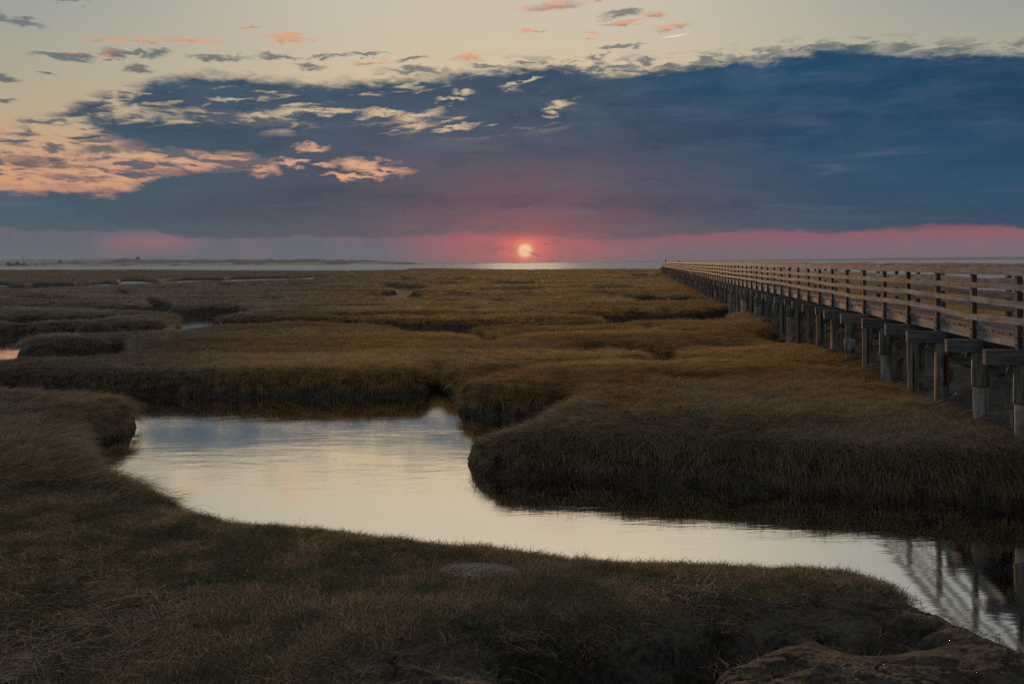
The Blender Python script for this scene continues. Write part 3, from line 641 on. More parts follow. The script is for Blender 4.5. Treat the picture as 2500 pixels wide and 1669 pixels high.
# ------------------------------------------------------------------ pier
def wood(name, axis, base_d, base_l, stain=0.35, green=0.0, rough=0.85):
    m_, t, out = material(name)
    tc = t.n('ShaderNodeTexCoord').outputs['Object']
    inf = t.n('ShaderNodeObjectInfo')
    rnd = inf.outputs['Random']
    sc = {'x': (1.2, 22, 22), 'y': (22, 1.2, 22), 'z': (22, 22, 1.2)}[axis]
    off = t.xyz(t.m('MULTIPLY', rnd, 37.0), t.m('MULTIPLY', rnd, 11.0), t.m('MULTIPLY', rnd, 53.0))
    v = t.v('ADD', t.v('MULTIPLY', tc, sc), off)
    grain = t.noise(v, 1.0, 5, 0.65, 0.2)
    v2 = t.v('ADD', t.v('MULTIPLY', tc, (2.6, 2.6, 2.6)), off)
    blot = t.noise(v2, 1.0, 4, 0.6)
    c = t.mix(t.step(grain, 0.32, 0.68), base_d, base_l)
    c = t.mix(t.m('MULTIPLY', t.step(blot, 0.50, 0.70), stain), c, (0.035, 0.030, 0.026, 1))
    # short cracks across the grain
    sc2 = {'x': (26, 3, 3), 'y': (3, 26, 3), 'z': (3, 3, 26)}[axis]
    cr_ = t.noise(t.v('ADD', t.v('MULTIPLY', tc, sc2), off), 1.0, 3, 0.7)
    c = t.mix(t.m('MULTIPLY', t.step(cr_, 0.64, 0.74), 0.55), c, (0.03, 0.026, 0.022, 1))
    if green:
        gz = t.noise(t.v('ADD', t.v('MULTIPLY', tc, (9, 9, 1.5)), off), 1.0, 3, 0.6)
        c = t.mix(t.m('MULTIPLY', t.step(gz, 0.35, 0.6), green), c, (0.055, 0.095, 0.060, 1))
    c = t.mix(t.m('MULTIPLY', rnd, 0.75), c, t.mix(1.0, c, (0.50, 0.50, 0.51, 1), 'MULTIPLY'))
    drip = t.noise(t.v('ADD', t.v('MULTIPLY', tc, {'x': (9, 3, 2), 'y': (3, 9, 2), 'z': (8, 8, 1.4)}[axis]), off), 1.0, 4, 0.7)
    c = t.mix(t.m('MULTIPLY', t.step(drip, 0.54, 0.68), 0.6), c, (0.04, 0.037, 0.034, 1))
    principled(t, out, c, rough, 0.25, bump=t.m('ADD', grain, t.m('MULTIPLY', cr_, 0.5)), bstr=0.5, bdist=0.008)
    return m_
M_rail = wood('weathered_rail_wood', 'y', (0.075, 0.082, 0.100, 1), (0.29, 0.325, 0.40, 1), 0.6)
M_fascia = wood('pale_side_beam_wood', 'y', (0.13, 0.138, 0.158, 1), (0.37, 0.395, 0.45, 1), 0.45)
M_post = wood('dark_post_wood', 'z', (0.060, 0.062, 0.066, 1), (0.13, 0.13, 0.135, 1), 0.3)
M_cap = wood('grey_cap_timber', 'x', (0.085, 0.095, 0.115, 1), (0.21, 0.225, 0.26, 1), 0.3)
M_deck = wood('deck_board_wood', 'x', (0.11, 0.10, 0.098, 1), (0.34, 0.30, 0.28, 1), 0.5, rough=0.9)
_t = NT(M_deck.node_tree)
_p = [n_ for n_ in M_deck.node_tree.nodes if n_.type == 'BSDF_PRINCIPLED'][0]
_c = _p.inputs['Base Color'].links[0].from_socket
_wn = _t.n('ShaderNodeTexWhiteNoise', noise_dimensions='1D')
_t.put(_wn.inputs['W'], _t.m('FLOOR', _t.m('DIVIDE', _t.sep(_t.n('ShaderNodeTexCoord').outputs['Object'])[1], 0.15)))
_t.put(_p.inputs['Base Color'], _t.mix(_t.m('MULTIPLY', _wn.outputs[0], 0.75), _c, _t.mix(1.0, _c, (0.38, 0.36, 0.36, 1), 'MULTIPLY')))
M_edge = wood('blue_grey_edge_wood', 'y', (0.10, 0.105, 0.13, 1), (0.27, 0.28, 0.32, 1), 0.4)
M_pile = wood('weathered_pile_wood', 'z', (0.085, 0.080, 0.072, 1), (0.38, 0.36, 0.33, 1), 0.75, 0.2)
M_sleeve = wood('green_coated_pile', 'z', (0.07, 0.085, 0.062, 1), (0.24, 0.26, 0.20, 1), 0.7, 0.5, 0.7)
M_collar = wood('whitened_pile_foot', 'z', (0.20, 0.20, 0.19, 1), (0.52, 0.52, 0.50, 1), 0.5)
M_brace = wood('brace_wood', 'x', (0.13, 0.125, 0.12, 1), (0.38, 0.36, 0.34, 1), 0.4)
mi_, t, out = material('rusty_iron'); principled(t, out, (0.035, 0.02, 0.015, 1), 0.7, 0.4)
M_iron = mi_
mi_, t, out = material('galvanised_plate'); p_ = principled(t, out, (0.10, 0.13, 0.18, 1), 0.5, 0.5); M_plate = mi_
mi_, t, out = material('rust_stain'); principled(t, out, t.mix(t.step(t.noise(t.n('ShaderNodeTexCoord').outputs['Object'], 14, 4, 0.6), 0.4, 0.6), (0.10, 0.022, 0.012, 1), (0.035, 0.02, 0.015, 1)), 0.9, 0.1); M_rust = mi_

TH = math.atan(298.0 / F)
STEP = 2.158
S0 = 16.89 - 3 * STEP          # first bent stands just outside the picture
NB = 100
pier = empty('pier', (PIERX0 * math.cos(TH) + S0 * math.sin(TH), -PIERX0 * math.sin(TH) + S0 * math.cos(TH), 0.0), -TH)
tag(pier, 'long weathered wooden boardwalk on piles crossing the marsh towards the bay', 'pier')
WD = PIERX1 - PIERX0           # 1.41 m between the two rows of posts
Z_DECK, Z_FB, Z_CAPB = 2.48, 2.24, 1.99
def loc2world(x, y):
    X = x + PIERX0; s = y + S0
    return X * math.cos(TH) + s * math.sin(TH), -X * math.sin(TH) + s * math.cos(TH)
def ground_at(x, y):
    wx, wy = loc2world(x, y)
    z, dd, mm = hgt(np.array([wx]), np.array([max(wy, 4.7)]))
    return float(z[0])
def emit(name, items, parent=pier):
    """items nearest first: the first 100 become parts of their own, the rest one part"""
    for k, (mb, mats, post) in enumerate(items[:100]):
        o = mb.build(name, mats, parent)
        if post: post(o)
    rest = items[100:]
    if rest:
        big = MB(); mats = []
        for mb, ms, post in rest:
            ms = ms if isinstance(ms, list) else [ms]
            remap = []
            for m_ in ms:
                if m_ not in mats: mats.append(m_)
                remap.append(mats.index(m_))
            b = len(big.v); big.v += mb.v
            big.f += [[b + i for i in f] for f in mb.f]; big.mi += [remap[i] for i in mb.mi]
        o = big.build(name, mats, parent); o['kind'] = 'stuff'

order = list(range(2, NB)) + [1, 0]
# random sag of each rail at each post
ROWS = [(3.628, 3.469), (3.311, 3.207), (3.058, 2.950), (2.797, 2.684)]
def jit(a): return random.gauss(0, a)
FROWS = [(3.628, 3.469), (3.345, 3.200), (3.085, 2.945), (2.825, 2.67)]
sag = {(side, r): [jit(0.017) for _ in range(NB + 3)] for side in (0, 1) for r in range(4)}
sag[(0, 3)][5] += 0.02; sag[(0, 3)][4] -= 0.045; sag[(0, 3)][3] -= 0.01
posts, piles, caps = [], [], []
def post_y(k): return k * STEP
for k in order:
    y = post_y(k)
    for side in (0, 1):
        mb = MB()
        x0 = -0.045 if side == 0 else WD - 0.005
        lean = jit(0.006)
        mb.box(x0, x0 + 0.09, y - 0.062, y + 0.062, Z_FB - 0.001 if side == 0 else 2.0, 3.47 + jit(0.004))
        mb.v = [(vx + lean * (vz - 2.2), vy, vz) for vx, vy, vz in mb.v]
        if side == 0 and k < 16:
            for zz in (2.30, 2.42): mb.tube([(0, 0, 0, 0.0)] * 0 or [(x0 - 0.006, y, zz - 0.012, 0.012), (x0 - 0.006, y, zz + 0.012, 0.012)], 6, 1)
        posts.append((mb, [M_post, M_iron], None))
    # cap across the bent
    mb = MB(); e = jit(0.05); yc = y - 0.14
    zt = Z_FB - 0.004
    mb.box(-0.62 + e, WD + 0.60 + jit(0.05), yc - 0.07, yc + 0.07, Z_CAPB + jit(0.006), zt, 0, 0.004)
    if k < 20:
        for bx in (0.0, 0.07): mb.tube([(bx + 0.12, yc - 0.075, 2.10 - 0.016, 0.018), (bx + 0.12, yc - 0.075, 2.10 + 0.016, 0.018)], 7, 1)
    caps.append((mb, [M_cap, M_iron], None))
KIND = {3: 'sleeve', 4: 'sleeve', 5: 'rust', 6: 'bare', 7: 'sleeve', 8: 'bare', 9: 'skirt', 10: 'bare', 14: 'sleeve', 19: 'sleeve', 22: 'sleeve', 26: 'sleeve', 31: 'sleeve'}
for k in order:
    y = post_y(k)
    for side in (0, 1):
        px = 0.02 + jit(0.03) if side == 0 else WD + 0.10 + jit(0.03)
        if k < 3 and side == 0: px = 0.02
        py = y - 0.14 + jit(0.01)
        gz = ground_at(px, py); zb = min(gz, 0.7) - 0.5
        kd = KIND.get(k, 'bare') if side == 0 else ('bare' if k % 5 else 'sleeve')
        r = 0.145 + jit(0.008) if kd != 'sleeve' else 0.15
        mb = MB(); tilt = jit(0.006); tl2 = jit(0.006)
        H = Z_CAPB - 0.002
        def rr(z, r, px=px, py=py, tilt=tilt, tl2=tl2): return (px + (z - 2) * tilt, py + (z - 2) * tl2, z, r)
        zs = np.linspace(zb, H, 9)
        def ero(z): return 1.0 - 0.10 * max(0, math.sin((z - gz) * 2.2)) * (kd == 'bare')
        mats = [M_pile, M_rust, M_plate]
        if kd == 'sleeve':
            mats = [M_collar, M_rust, M_plate]
            mb.tube([rr(z, r * 0.93) for z in zs], 14, 0, 0.04)
        else:
            mb.tube([rr(z, r * ero(z)) for z in zs], 12, 0, 0.10)
        if kd == 'rust':
            mb.box(px - 0.02, px + 0.05, py - r - 0.008, py - r + 0.02, 1.1, 1.75, 1)
            mb.box(px - 0.07, px + 0.11, py - 0.085, py - 0.071, 1.80, 2.235, 2)
        # open split down the weathered face
        if kd == 'bare' and random.random() < 0.75:
            sx0 = px + random.uniform(-0.03, 0.06)
            mb.box(sx0 - 0.018, sx0 + 0.022, py - r * 0.93 - 0.004, py - r * 0.5, gz + random.uniform(0.1, 0.4), H - 0.02, 1)
            mats = [M_pile, M_iron, M_plate]
        def post(o, kd=kd, rr=rr, r=r, gz=gz):
            if kd in ('sleeve', 'skirt'):
                s_ = MB()
                zlo = max(1.38 + jit(0.05), gz + 0.1)
                s_.tube([rr(zlo, r * 1.0), rr(zlo + 0.03, r * 1.03), rr((zlo + H) / 2, r * 1.02), rr(H, r * 1.03)], 14, 0, 0.03)
                so = s_.build('pile_sleeve', [M_sleeve], o, True)
            if kd == 'skirt':
                s_ = MB()
                zlo = 1.30
                s_.tube([rr(zlo - 0.36, r * 1.05), rr(zlo - 0.2, r * 1.22), rr(zlo, r * 1.38), rr(zlo + 0.05, r * 1.30), rr(zlo + 0.09, r * 1.05)], 14, 0, 0.12)
                s_.build('pile_collar', [M_collar], o, True)
        piles.append((mb, mats, post))
emit('railing_post', posts)
emit('pile', piles)
emit('cap_beam', caps)
# rails: boards two or three bays long with their own sag and butt joints
rails = []
for side in (0, 1):
    for r, (zt, zb) in enumerate(ROWS if side == 0 else FROWS):
        k = 0
        zc, dep = (zt + zb) / 2, (zt - zb)
        xr = -0.070 if side == 0 else WD + 0.108
        if side == 1: xr = WD - 0.030
        while k < NB - 1:
            n = random.choice([2, 2, 3]) if k < 30 else 4
            k2_ = min(k + n, NB - 1)
            pts = []
            for q in range(k, k2_ + 1):
                pts.append((xr + jit(0.002), q * STEP + (0.004 if q == k else 0) - (0.004 if q == k2_ else 0), zc + sag[(side, r)][q] + (jit(0.004))))
                if q < k2_:
                    mid = (sag[(side, r)][q] + sag[(side, r)][q + 1]) / 2 + jit(0.006) - 0.003
                    pts.append((xr + jit(0.004), (q + 0.5) * STEP, zc + mid))
            mb = MB(); mb.sweep(pts, 0.042, dep * random.uniform(0.96, 1.04))
            if k < 24 and side == 0:
                for q in range(k, k2_ + 1):
                    for dz_ in (-0.03, 0.025):
                        zz = zc + sag[(side, r)][q] + dz_
                        yy_ = q * STEP + (0.03 if q == k else -0.03 if q == k2_ else 0) + jit(0.008)
                        mb.box(xr - 0.0235, xr - 0.0195, yy_ - 0.010, yy_ + 0.010, zz - 0.009, zz + 0.009, 1)
            if r == 0:      # flat cap board on top of the rail, warped and split
                nb = len(mb.v)
                pc = [(xr + 0.05, p[1], zc + dep / 2 + 0.019 + (p[2] - zc) + abs(jit(0.004))) for p in pts]
                mb.sweep(pc, 0.17, 0.034)
            rails.append((k if k > 1 else 200 + k, side, mb)); k = k2_
rails.sort(key=lambda a: (a[0], a[1]))
emit('rail', [(m_, [M_rail, M_iron], None) for _, _, m_ in rails])
# side beams under the deck edge, one board every two bays
beams = []
for side in (0, 1):
    k = 0
    while k < NB - 1:
        n = 1 if k < 24 else 3
        k2_ = min(k + n, NB - 1)
        xb = 0.058 if side == 0 else WD - 0.05
        mb = MB()
        mb.sweep([(xb + jit(0.003), k * STEP + 0.004, (Z_FB + 2.435) / 2 + jit(0.003)), (xb, (k + k2_) / 2 * STEP, (Z_FB + 2.435) / 2 + jit(0.004)), (xb + jit(0.003), k2_ * STEP - 0.004, (Z_FB + 2.435) / 2 + jit(0.003))], 0.05, 2.432 - Z_FB)
        beams.append((k if k > 1 else 200 + k, side, mb)); k = k2_
beams.sort(key=lambda a: (a[0], a[1]))
emit('side_beam', [(m_, [M_fascia], None) for _, _, m_ in beams])
mb = MB()
y = 0.0
while y < (NB - 1) * STEP:
    e0, e1 = jit(0.006), jit(0.006)
    zo = jit(0.002)
    mb.box(0.005 + e0, WD - 0.005 + e1, y + 0.006, y + 0.142, 2.437 + zo, 2.478 + zo)
    y += 0.150
mb.build('deck', [M_deck], pier)
eb = []
for k in list(range(2, NB - 1)) + [1, 0]:
    mb = MB()
    for q in range(2):
        xo = 0.075 + q * 0.145 + jit(0.004)
        mb.sweep([(xo, k * STEP + 0.004, 2.502 + jit(0.003)), (xo, (k + 1) * STEP - 0.004, 2.502 + jit(0.003))], 0.138, 0.038)
    eb.append((mb, [M_edge], None))
emit('edge_board', eb)
br = []
for k in order:
    if k > 60: continue
    y = k * STEP - 0.14
    gz = min(ground_at(0.0, y), 0.8)
    for s_, (a, b) in enumerate((((-0.30, y - 0.17, gz + 0.02), (WD + 0.45, y - 0.17, gz + 0.95)), ((-0.12, y + 0.17, 1.95), (WD + 0.5, y + 0.17, 1.05)))):
        mb = MB()
        a = (a[0] + jit(0.04), a[1], a[2] + jit(0.03))
        mb.bar(a, b, 0.045, 0.19)
        br.append((mb, [M_brace], None))
emit('brace', br)
# end railing at the seaward end
mb = MB(); ye = (NB - 1) * STEP
for zt, zb in ROWS: mb.box(-0.06, WD + 0.06, ye + 0.065, ye + 0.105, zb, zt)
mb.build('end_rail', [M_rail], pier)

# ------------------------------------------------------------------ people at the far end
def skin(name, color, rough=0.8):
    m_, t, out = material(name); principled(t, out, color, rough, 0.3); return m_
M_coat = skin('dark_coat', (0.022, 0.020, 0.024, 1)); M_skin = skin('skin', (0.30, 0.17, 0.12, 1), 0.5); M_hair = skin('dark_hair', (0.015, 0.012, 0.010, 1)); M_trou = skin('dark_trousers', (0.015, 0.016, 0.022, 1))
def person(x, y, rz, lean, height, label, armspread=0.0):
    """standing figure, joints laid out as edges and grown with a skin modifier; faces local +y"""
    wx, wy = loc2world(x, y)
    o_ = empty('person', (wx, wy, Z_DECK), -TH + rz); tag(o_, label, 'person')
    s = height / 1.72
    ln = lean
    J = {'pel': (0, 0, 0.95, .13), 'wai': (0, 0.02 * ln, 1.08, .12), 'che': (0, 0.12 * ln, 1.28, .15), 'nek': (0, 0.20 * ln, 1.46, .06), 'hdb': (0, 0.22 * ln, 1.54, .07), 'hdm': (0, 0.24 * ln, 1.62, .092), 'hdt': (0, 0.24 * ln, 1.70, .07)}
    E = [('pel', 'wai'), ('wai', 'che'), ('che', 'nek'), ('nek', 'hdb'), ('hdb', 'hdm'), ('hdm', 'hdt')]
    for sd_, sg in (('l', -1), ('r', 1)):
        J.update({'hip' + sd_: (0.09 * sg, 0, 0.90, .10), 'kne' + sd_: (0.10 * sg, 0.03, 0.50, .065), 'ank' + sd_: (0.11 * sg, -0.01, 0.08, .045), 'toe' + sd_: (0.12 * sg, 0.15, 0.04, .038),
                  'sho' + sd_: (0.19 * sg, 0.12 * ln, 1.40, .065), 'elb' + sd_: ((0.30 + armspread) * sg, 0.10 + 0.10 * ln, 1.16, .045), 'wri' + sd_: ((0.22 + armspread * 0.3) * sg, 0.33 + 0.1 * ln, 1.14, .028), 'pal' + sd_: (0.19 * sg, 0.41 + 0.1 * ln, 1.145, .034)})
        E += [('pel', 'hip' + sd_), ('hip' + sd_, 'kne' + sd_), ('kne' + sd_, 'ank' + sd_), ('ank' + sd_, 'toe' + sd_), ('che', 'sho' + sd_), ('sho' + sd_, 'elb' + sd_), ('elb' + sd_, 'wri' + sd_), ('wri' + sd_, 'pal' + sd_)]
        for q in range(5):
            fx = 0.19 * sg + (q - 2) * 0.017
            ly = 0.41 + 0.1 * ln
            if q == 0: fx = 0.19 * sg - 0.045 * sg; ly -= 0.03
            a_, b_ = 'f%s%da' % (sd_, q), 'f%s%db' % (sd_, q)
            J[a_] = (fx, ly + 0.055 + 0.01 * (2 - abs(q - 2)), 1.145, .009); J[b_] = (fx, ly + 0.08 + 0.012 * (2 - abs(q - 2)), 1.12, .008)
            E += [('pal' + sd_, a_), (a_, b_)]
    names = list(J)
    me = bpy.data.meshes.new('body'); me.from_pydata([tuple(c * s for c in J[n_][:3]) for n_ in names], [(names.index(a), names.index(b)) for a, b in E], [])
    b = bpy.data.objects.new('body', me); COL.objects.link(b); b.parent = o_
    b.modifiers.new('skin', 'SKIN')
    for i, n_ in enumerate(names): me.skin_vertices[0].data[i].radius = (J[n_][3] * s, J[n_][3] * s * 0.85)
    me.skin_vertices[0].data[0].use_root = True
    me.materials.append(M_coat)
    sb = b.modifiers.new('sub', 'SUBSURF'); sb.levels = 1; sb.render_levels = 1
    hb = MB()
    hy = 0.24 * ln * s
    hb.tube([(0, hy - 0.02, 1.60 * s, .092 * s), (0, hy - 0.02, 1.67 * s, .100 * s), (0, hy - 0.01, 1.73 * s, .075 * s), (0, hy, 1.76 * s, .02 * s)], 12)
    hb.build('hair', [M_hair], o_, True)
    return o_
person(0.16, 190 * 1.0 + 4.0 - S0 + 6, R(90), 0.2, 1.80, 'person in dark clothes leaning on the rail near the far end of the pier', 0.14)
person(0.55, 137.0, R(60), 0.6, 1.46, 'shorter dark figure on the pier, only head and shoulders above the rail', 0.0)

# ------------------------------------------------------------------ far shore
def ridge(name, u0, u1, dist, prof, mat, kind, depth=60.0, seed=0, base=-0.5, rough=0.10, rows=6, n=500):
    us = np.linspace(u0, u1, n)
    hp = np.interp(us, [p[0] for p in prof], [p[1] for p in prof])
    V = []
    for r in range(rows + 1):
        t_ = r / rows
        y = dist + depth * (t_ - 0.5) * 2
        x = (us - 1250) / F * y
        env = math.sin(math.pi * min(t_ * 1.0, 1.0)) if 0 < t_ < 1 else 0
        hmul = 1 + rough * 3.0 * fbm(us * 0.03, us * 0 + r * 0.8 + seed, 4, 60 + seed) * (1 if env > 0 else 0)
        z = base + (hp * hmul) * (env ** 0.8)
        V.append(np.stack([x, np.full(n, y), z], 1))
    V = np.concatenate(V)
    q = (np.arange(rows)[:, None] * n + np.arange(n - 1)[None, :]).ravel()
    o = mesh_np(name, V, np.stack([q, q + 1, q + n + 1, q + n], 1), mat, smooth=True); tag(o, kind=kind)
    return o
m_, t, out = material('dune_sand')
P_ = t.n('ShaderNodeNewGeometry').outputs['Position']
nn = t.noise(t.v('MULTIPLY', P_, (0.012, 0.012, 0.09)), 1.0, 5, 0.65)
hz = t.step(t.sep(P_)[2], 5.0, 13.0)
principled(t, out, t.mix(t.step(t.m('ADD', nn, t.m('MULTIPLY', hz, 0.18)), 0.42, 0.60), (0.42, 0.37, 0.33, 1), (0.16, 0.17, 0.17, 1)), 0.95, 0.1)
dunes = ridge('dunes', -250, 1075, 3400.0, [(-250, 2), (0, 5), (20, 6), (60, 11), (100, 11), (150, 14), (185, 22), (215, 14), (260, 18), (300, 24), (340, 22), (420, 21), (520, 24), (600, 23), (700, 21), (820, 19), (900, 16), (980, 10), (1040, 5), (1075, 0)], m_, 'structure', 150.0, 3, rough=0.13)
m_, t, out = material('far_hill_woods'); principled(t, out, (0.13, 0.165, 0.225, 1), 0.95, 0.1)  # blue lift of distant haze put into the woods' colour
hills = ridge('far_hills', -500, 3000, 9800.0, [(-500, 58), (0, 64), (300, 74), (600, 55), (800, 30), (950, 18), (1250, 8), (1500, 12), (1750, 19), (2000, 24), (2250, 31), (2500, 35), (3000, 30)], m_, 'structure', 700.0, 8, rough=0.05)
# buildings on the spit, far left
M_bwall = skin('grey_shingle_wall', (0.05, 0.055, 0.065, 1)); M_broof = skin('dark_roof', (0.03, 0.034, 0.042, 1)); M_bwin = skin('window_glass', (0.12, 0.14, 0.17, 1), 0.3)
def house(u, w, h, dp, label, chim=False):
    Y = 3300.0; x = (u - 1250) / F * Y
    o_ = empty('house', (x, Y, 4.0)); tag(o_, label, 'house', 'buildings on the far spit')
    mb = MB(); mb.box(-w / 2, w / 2, 0, dp, 0, h * 0.62); mb.build('wall', [M_bwall], o_)
    mb = MB(); a = h * 0.62; ov = w * 0.04
    mb.add([(-w / 2 - ov, -ov, a), (w / 2 + ov, -ov, a), (w / 2 + ov, dp + ov, a), (-w / 2 - ov, dp + ov, a), (-w / 2 - ov, dp / 2, h), (w / 2 + ov, dp / 2, h)], [(0, 1, 5, 4), (2, 3, 4, 5), (1, 2, 5), (3, 0, 4), (3, 2, 1, 0)])
    rf = mb.build('roof', [M_broof], o_)
    if chim:
        mb = MB(); mb.box(w * 0.2, w * 0.3, dp / 2 - 0.5, dp / 2 + 0.5, h * 0.9, h * 1.2); mb.build('chimney', [M_bwall], rf)
    for q in range(3):
        mb = MB(); xx = -w * 0.3 + q * w * 0.3; mb.box(xx - w * 0.05, xx + w * 0.05, -0.12, -0.02, h * 0.2, h * 0.42); mb.build('window', [M_bwin], o_)
    return o_
house(18.5, 11.0, 12.5, 9, 'dark gabled house at the left tip of the far spit', True)
house(27, 9.0, 7.5, 8, 'low dark house between the spit tip and the lighthouse')
house(41, 9.5, 13.0, 9, 'tall dark house just right of the lighthouse')
house(58, 8.5, 9.0, 8, 'small dark house at the right end of the spit buildings')
Y = 3290.0; x = (35 - 1250) / F * Y
lh = empty('lighthouse', (x, Y, 4.0)); tag(lh, 'tiny slender light tower rising above the houses on the far spit', 'lighthouse')
mb = MB(); mb.tube([(0, 0, 0, 2.2), (0, 0, 11, 1.6)], 12); mb.build('tower', [skin('tower_paint', (0.22, 0.23, 0.25, 1))], lh)
mb = MB(); mb.tube([(0, 0, 11, 2.4), (0, 0, 11.4, 2.4)], 12); mb.tube([(0, 0, 11.4, 1.2), (0, 0, 13.2, 1.2)], 8); mb.build('lantern_room', [M_bwin], lh)
mb = MB(); mb.tube([(0, 0, 13.2, 1.6), (0, 0, 15.6, 0.1)], 10); mb.build('roof', [M_broof], lh)
Y = 9500.0; x = (56 - 1250) / F * Y
wt = empty('water_tower', (x, Y, 58.0)); tag(wt, 'faint water tower on the wooded hills far behind the spit', 'water tower')
mb = MB(); mb.tube([(0, 0, 0, 3), (0, 0, 26, 2.5)], 8); mb.build('column', [M_bwall], wt)
mb = MB(); mb.tube([(0, 0, 24, 2), (0, 0, 28, 10), (0, 0, 33, 10), (0, 0, 36, 3)], 12); mb.build('tank', [M_bwall], wt)
# channel marker on the bay
wx, wy = W(1156, 644.5, 0.0); wy_ = 1500.0; wx = (1156 - 1250) / F * wy_
cmk = empty('channel_marker', (wx, wy_, 0)); tag(cmk, 'thin dark channel marker standing in the bay left of the sun', 'buoy')
mb = MB(); mb.tube([(0, 0, -1, 0.35), (0, 0, 2.6, 0.25)], 8); mb.build('pole', [M_iron], cmk)
mb = MB(); mb.box(-0.8, 0.8, -0.1, 0.1, 2.6, 3.9); mb.build('board', [M_iron], cmk)
# shrubs on the spit
def shrub(u, w, h, Y=3320.0):
    x = (u - 1250) / F * Y
    n = 160; V = []; Q = []
    for i in range(n):
        a = random.uniform(0, 6.28); rr = math.sqrt(random.random()); hz_ = random.random()
        cx, cy, cz = math.cos(a) * rr * w / 2 * (1.1 - hz_ * 0.7), math.sin(a) * rr * w / 2, hz_ * h
        s_ = random.uniform(0.5, 1.1); b = len(V)
        for q in range(4):
            th = 1.57 * q + a; V.append((cx + math.cos(th) * s_, cy + random.uniform(-.4, .4), cz + math.sin(th) * s_))
        Q.append((b, b + 1, b + 2, b + 3))
    o = mesh_np('shrub', V, Q, M_shrub)
    o.location = (x, Y, 5.0)
    return o
M_shrub = skin('shrub_leaves', (0.035, 0.045, 0.035, 1))
for u, w, h, lb in ((52, 11, 5, 'dark low shrub clump between two houses on the far spit'), (90, 14, 5, 'low dark shrub on the bare spit right of the houses'), (110, 18, 6, 'dark rounded shrub on the spit before the first dune'), (146, 16, 8, 'dark shrub at the left foot of the first dune'), (336, 16, 7, 'dark shrub on top of the third dune crest')):
    o = shrub(u, w, h)
    if u > 120: o.location.z = 14.0 if u < 300 else 24
    tag(o, lb, 'shrub', 'shrubs on the far dunes')

# ------------------------------------------------------------------ grass
def grass_mat(name, kind):
    m_, t, out = material(name)
    P_ = t.n('ShaderNodeNewGeometry').outputs['Position']
    px_, py_, pz_ = t.sep(P_)
    nA = t.noise(P_, 0.35, 4, 0.6)
    nB = t.noise(P_, 1.6, 3, 0.6)
    tint = t.n('ShaderNodeAttribute', attribute_name='tint').outputs['Fac']
    root = t.n('ShaderNodeAttribute', attribute_name='along').outputs['Fac']
    left, nearz = veg_zone(t, px_, py_, nA)
    if kind == 'straw':
        c = t.mix(tint, (0.12, 0.10, 0.075, 1), (0.42, 0.37, 0.29, 1))
    else:
        hay = t.mix(tint, (0.30, 0.175, 0.058, 1), (0.78, 0.53, 0.215, 1))
        grn = t.mix(tint, (0.17, 0.135, 0.034, 1), (0.46, 0.36, 0.105, 1))
        hay = t.mix(t.m('MULTIPLY', t.step(nB, 0.48, 0.66), 0.55), hay, grn)
        gry = t.mix(tint, (0.115, 0.105, 0.088, 1), (0.42, 0.385, 0.33, 1))
        tur = t.mix(tint, (0.035, 0.027, 0.014, 1), (0.42, 0.31, 0.175, 1))
        tur2 = t.mix(tint, (0.035, 0.038, 0.014, 1), (0.15, 0.145, 0.055, 1))
        tur = t.mix(t.step(nB, 0.42, 0.58), tur, tur2)
        pat = t.noise(t.v('MULTIPLY', P_, (0.06, 0.16, 1.0)), 1.0, 4, 0.6)
        hay = t.mix(t.step(pat, 0.62, 0.38), hay, t.mix(1.0, hay, (0.58, 0.50, 0.42, 1), 'MULTIPLY'))
        gry = t.mix(t.step(pat, 0.62, 0.38), gry, t.mix(1.0, gry, (0.66, 0.62, 0.56, 1), 'MULTIPLY'))
        olv = t.mix(tint, (0.075, 0.066, 0.044, 1), (0.36, 0.315, 0.225, 1))
        c = t.mix(left, hay, gry)
        c = t.mix(t.m('MULTIPLY', t.step(t.m('ADD', py_, t.m('MULTIPLY', t.m('SUBTRACT', nA, 0.5), 8.0)), 25.0, 17.0), 0.85), c, olv)
        c = t.mix(nearz, c, tur)
    p = t.n('ShaderNodeBsdfDiffuse'); t.put(p.inputs[0], c)
    tr = t.n('ShaderNodeBsdfTranslucent'); t.put(tr.inputs[0], c)
    mx = t.n('ShaderNodeMixShader'); mx.inputs[0].default_value = 0.42
    t.nt.links.new(p.outputs[0], mx.inputs[1]); t.nt.links.new(tr.outputs[0], mx.inputs[2])
    gl = t.n('ShaderNodeBsdfGlossy'); gl.inputs['Roughness'].default_value = 0.5; gl.inputs['Color'].default_value = (1, 1, 1, 1)
    m2 = t.n('ShaderNodeMixShader'); m2.inputs[0].default_value = 0.04
    t.nt.links.new(mx.outputs[0], m2.inputs[1]); t.nt.links.new(gl.outputs[0], m2.inputs[2])
    t.nt.links.new(m2.outputs[0], out.inputs[0])
    return m_
M_grass = grass_mat('marsh_hay', 'hay'); M_straw = grass_mat('reed_straw', 'straw')

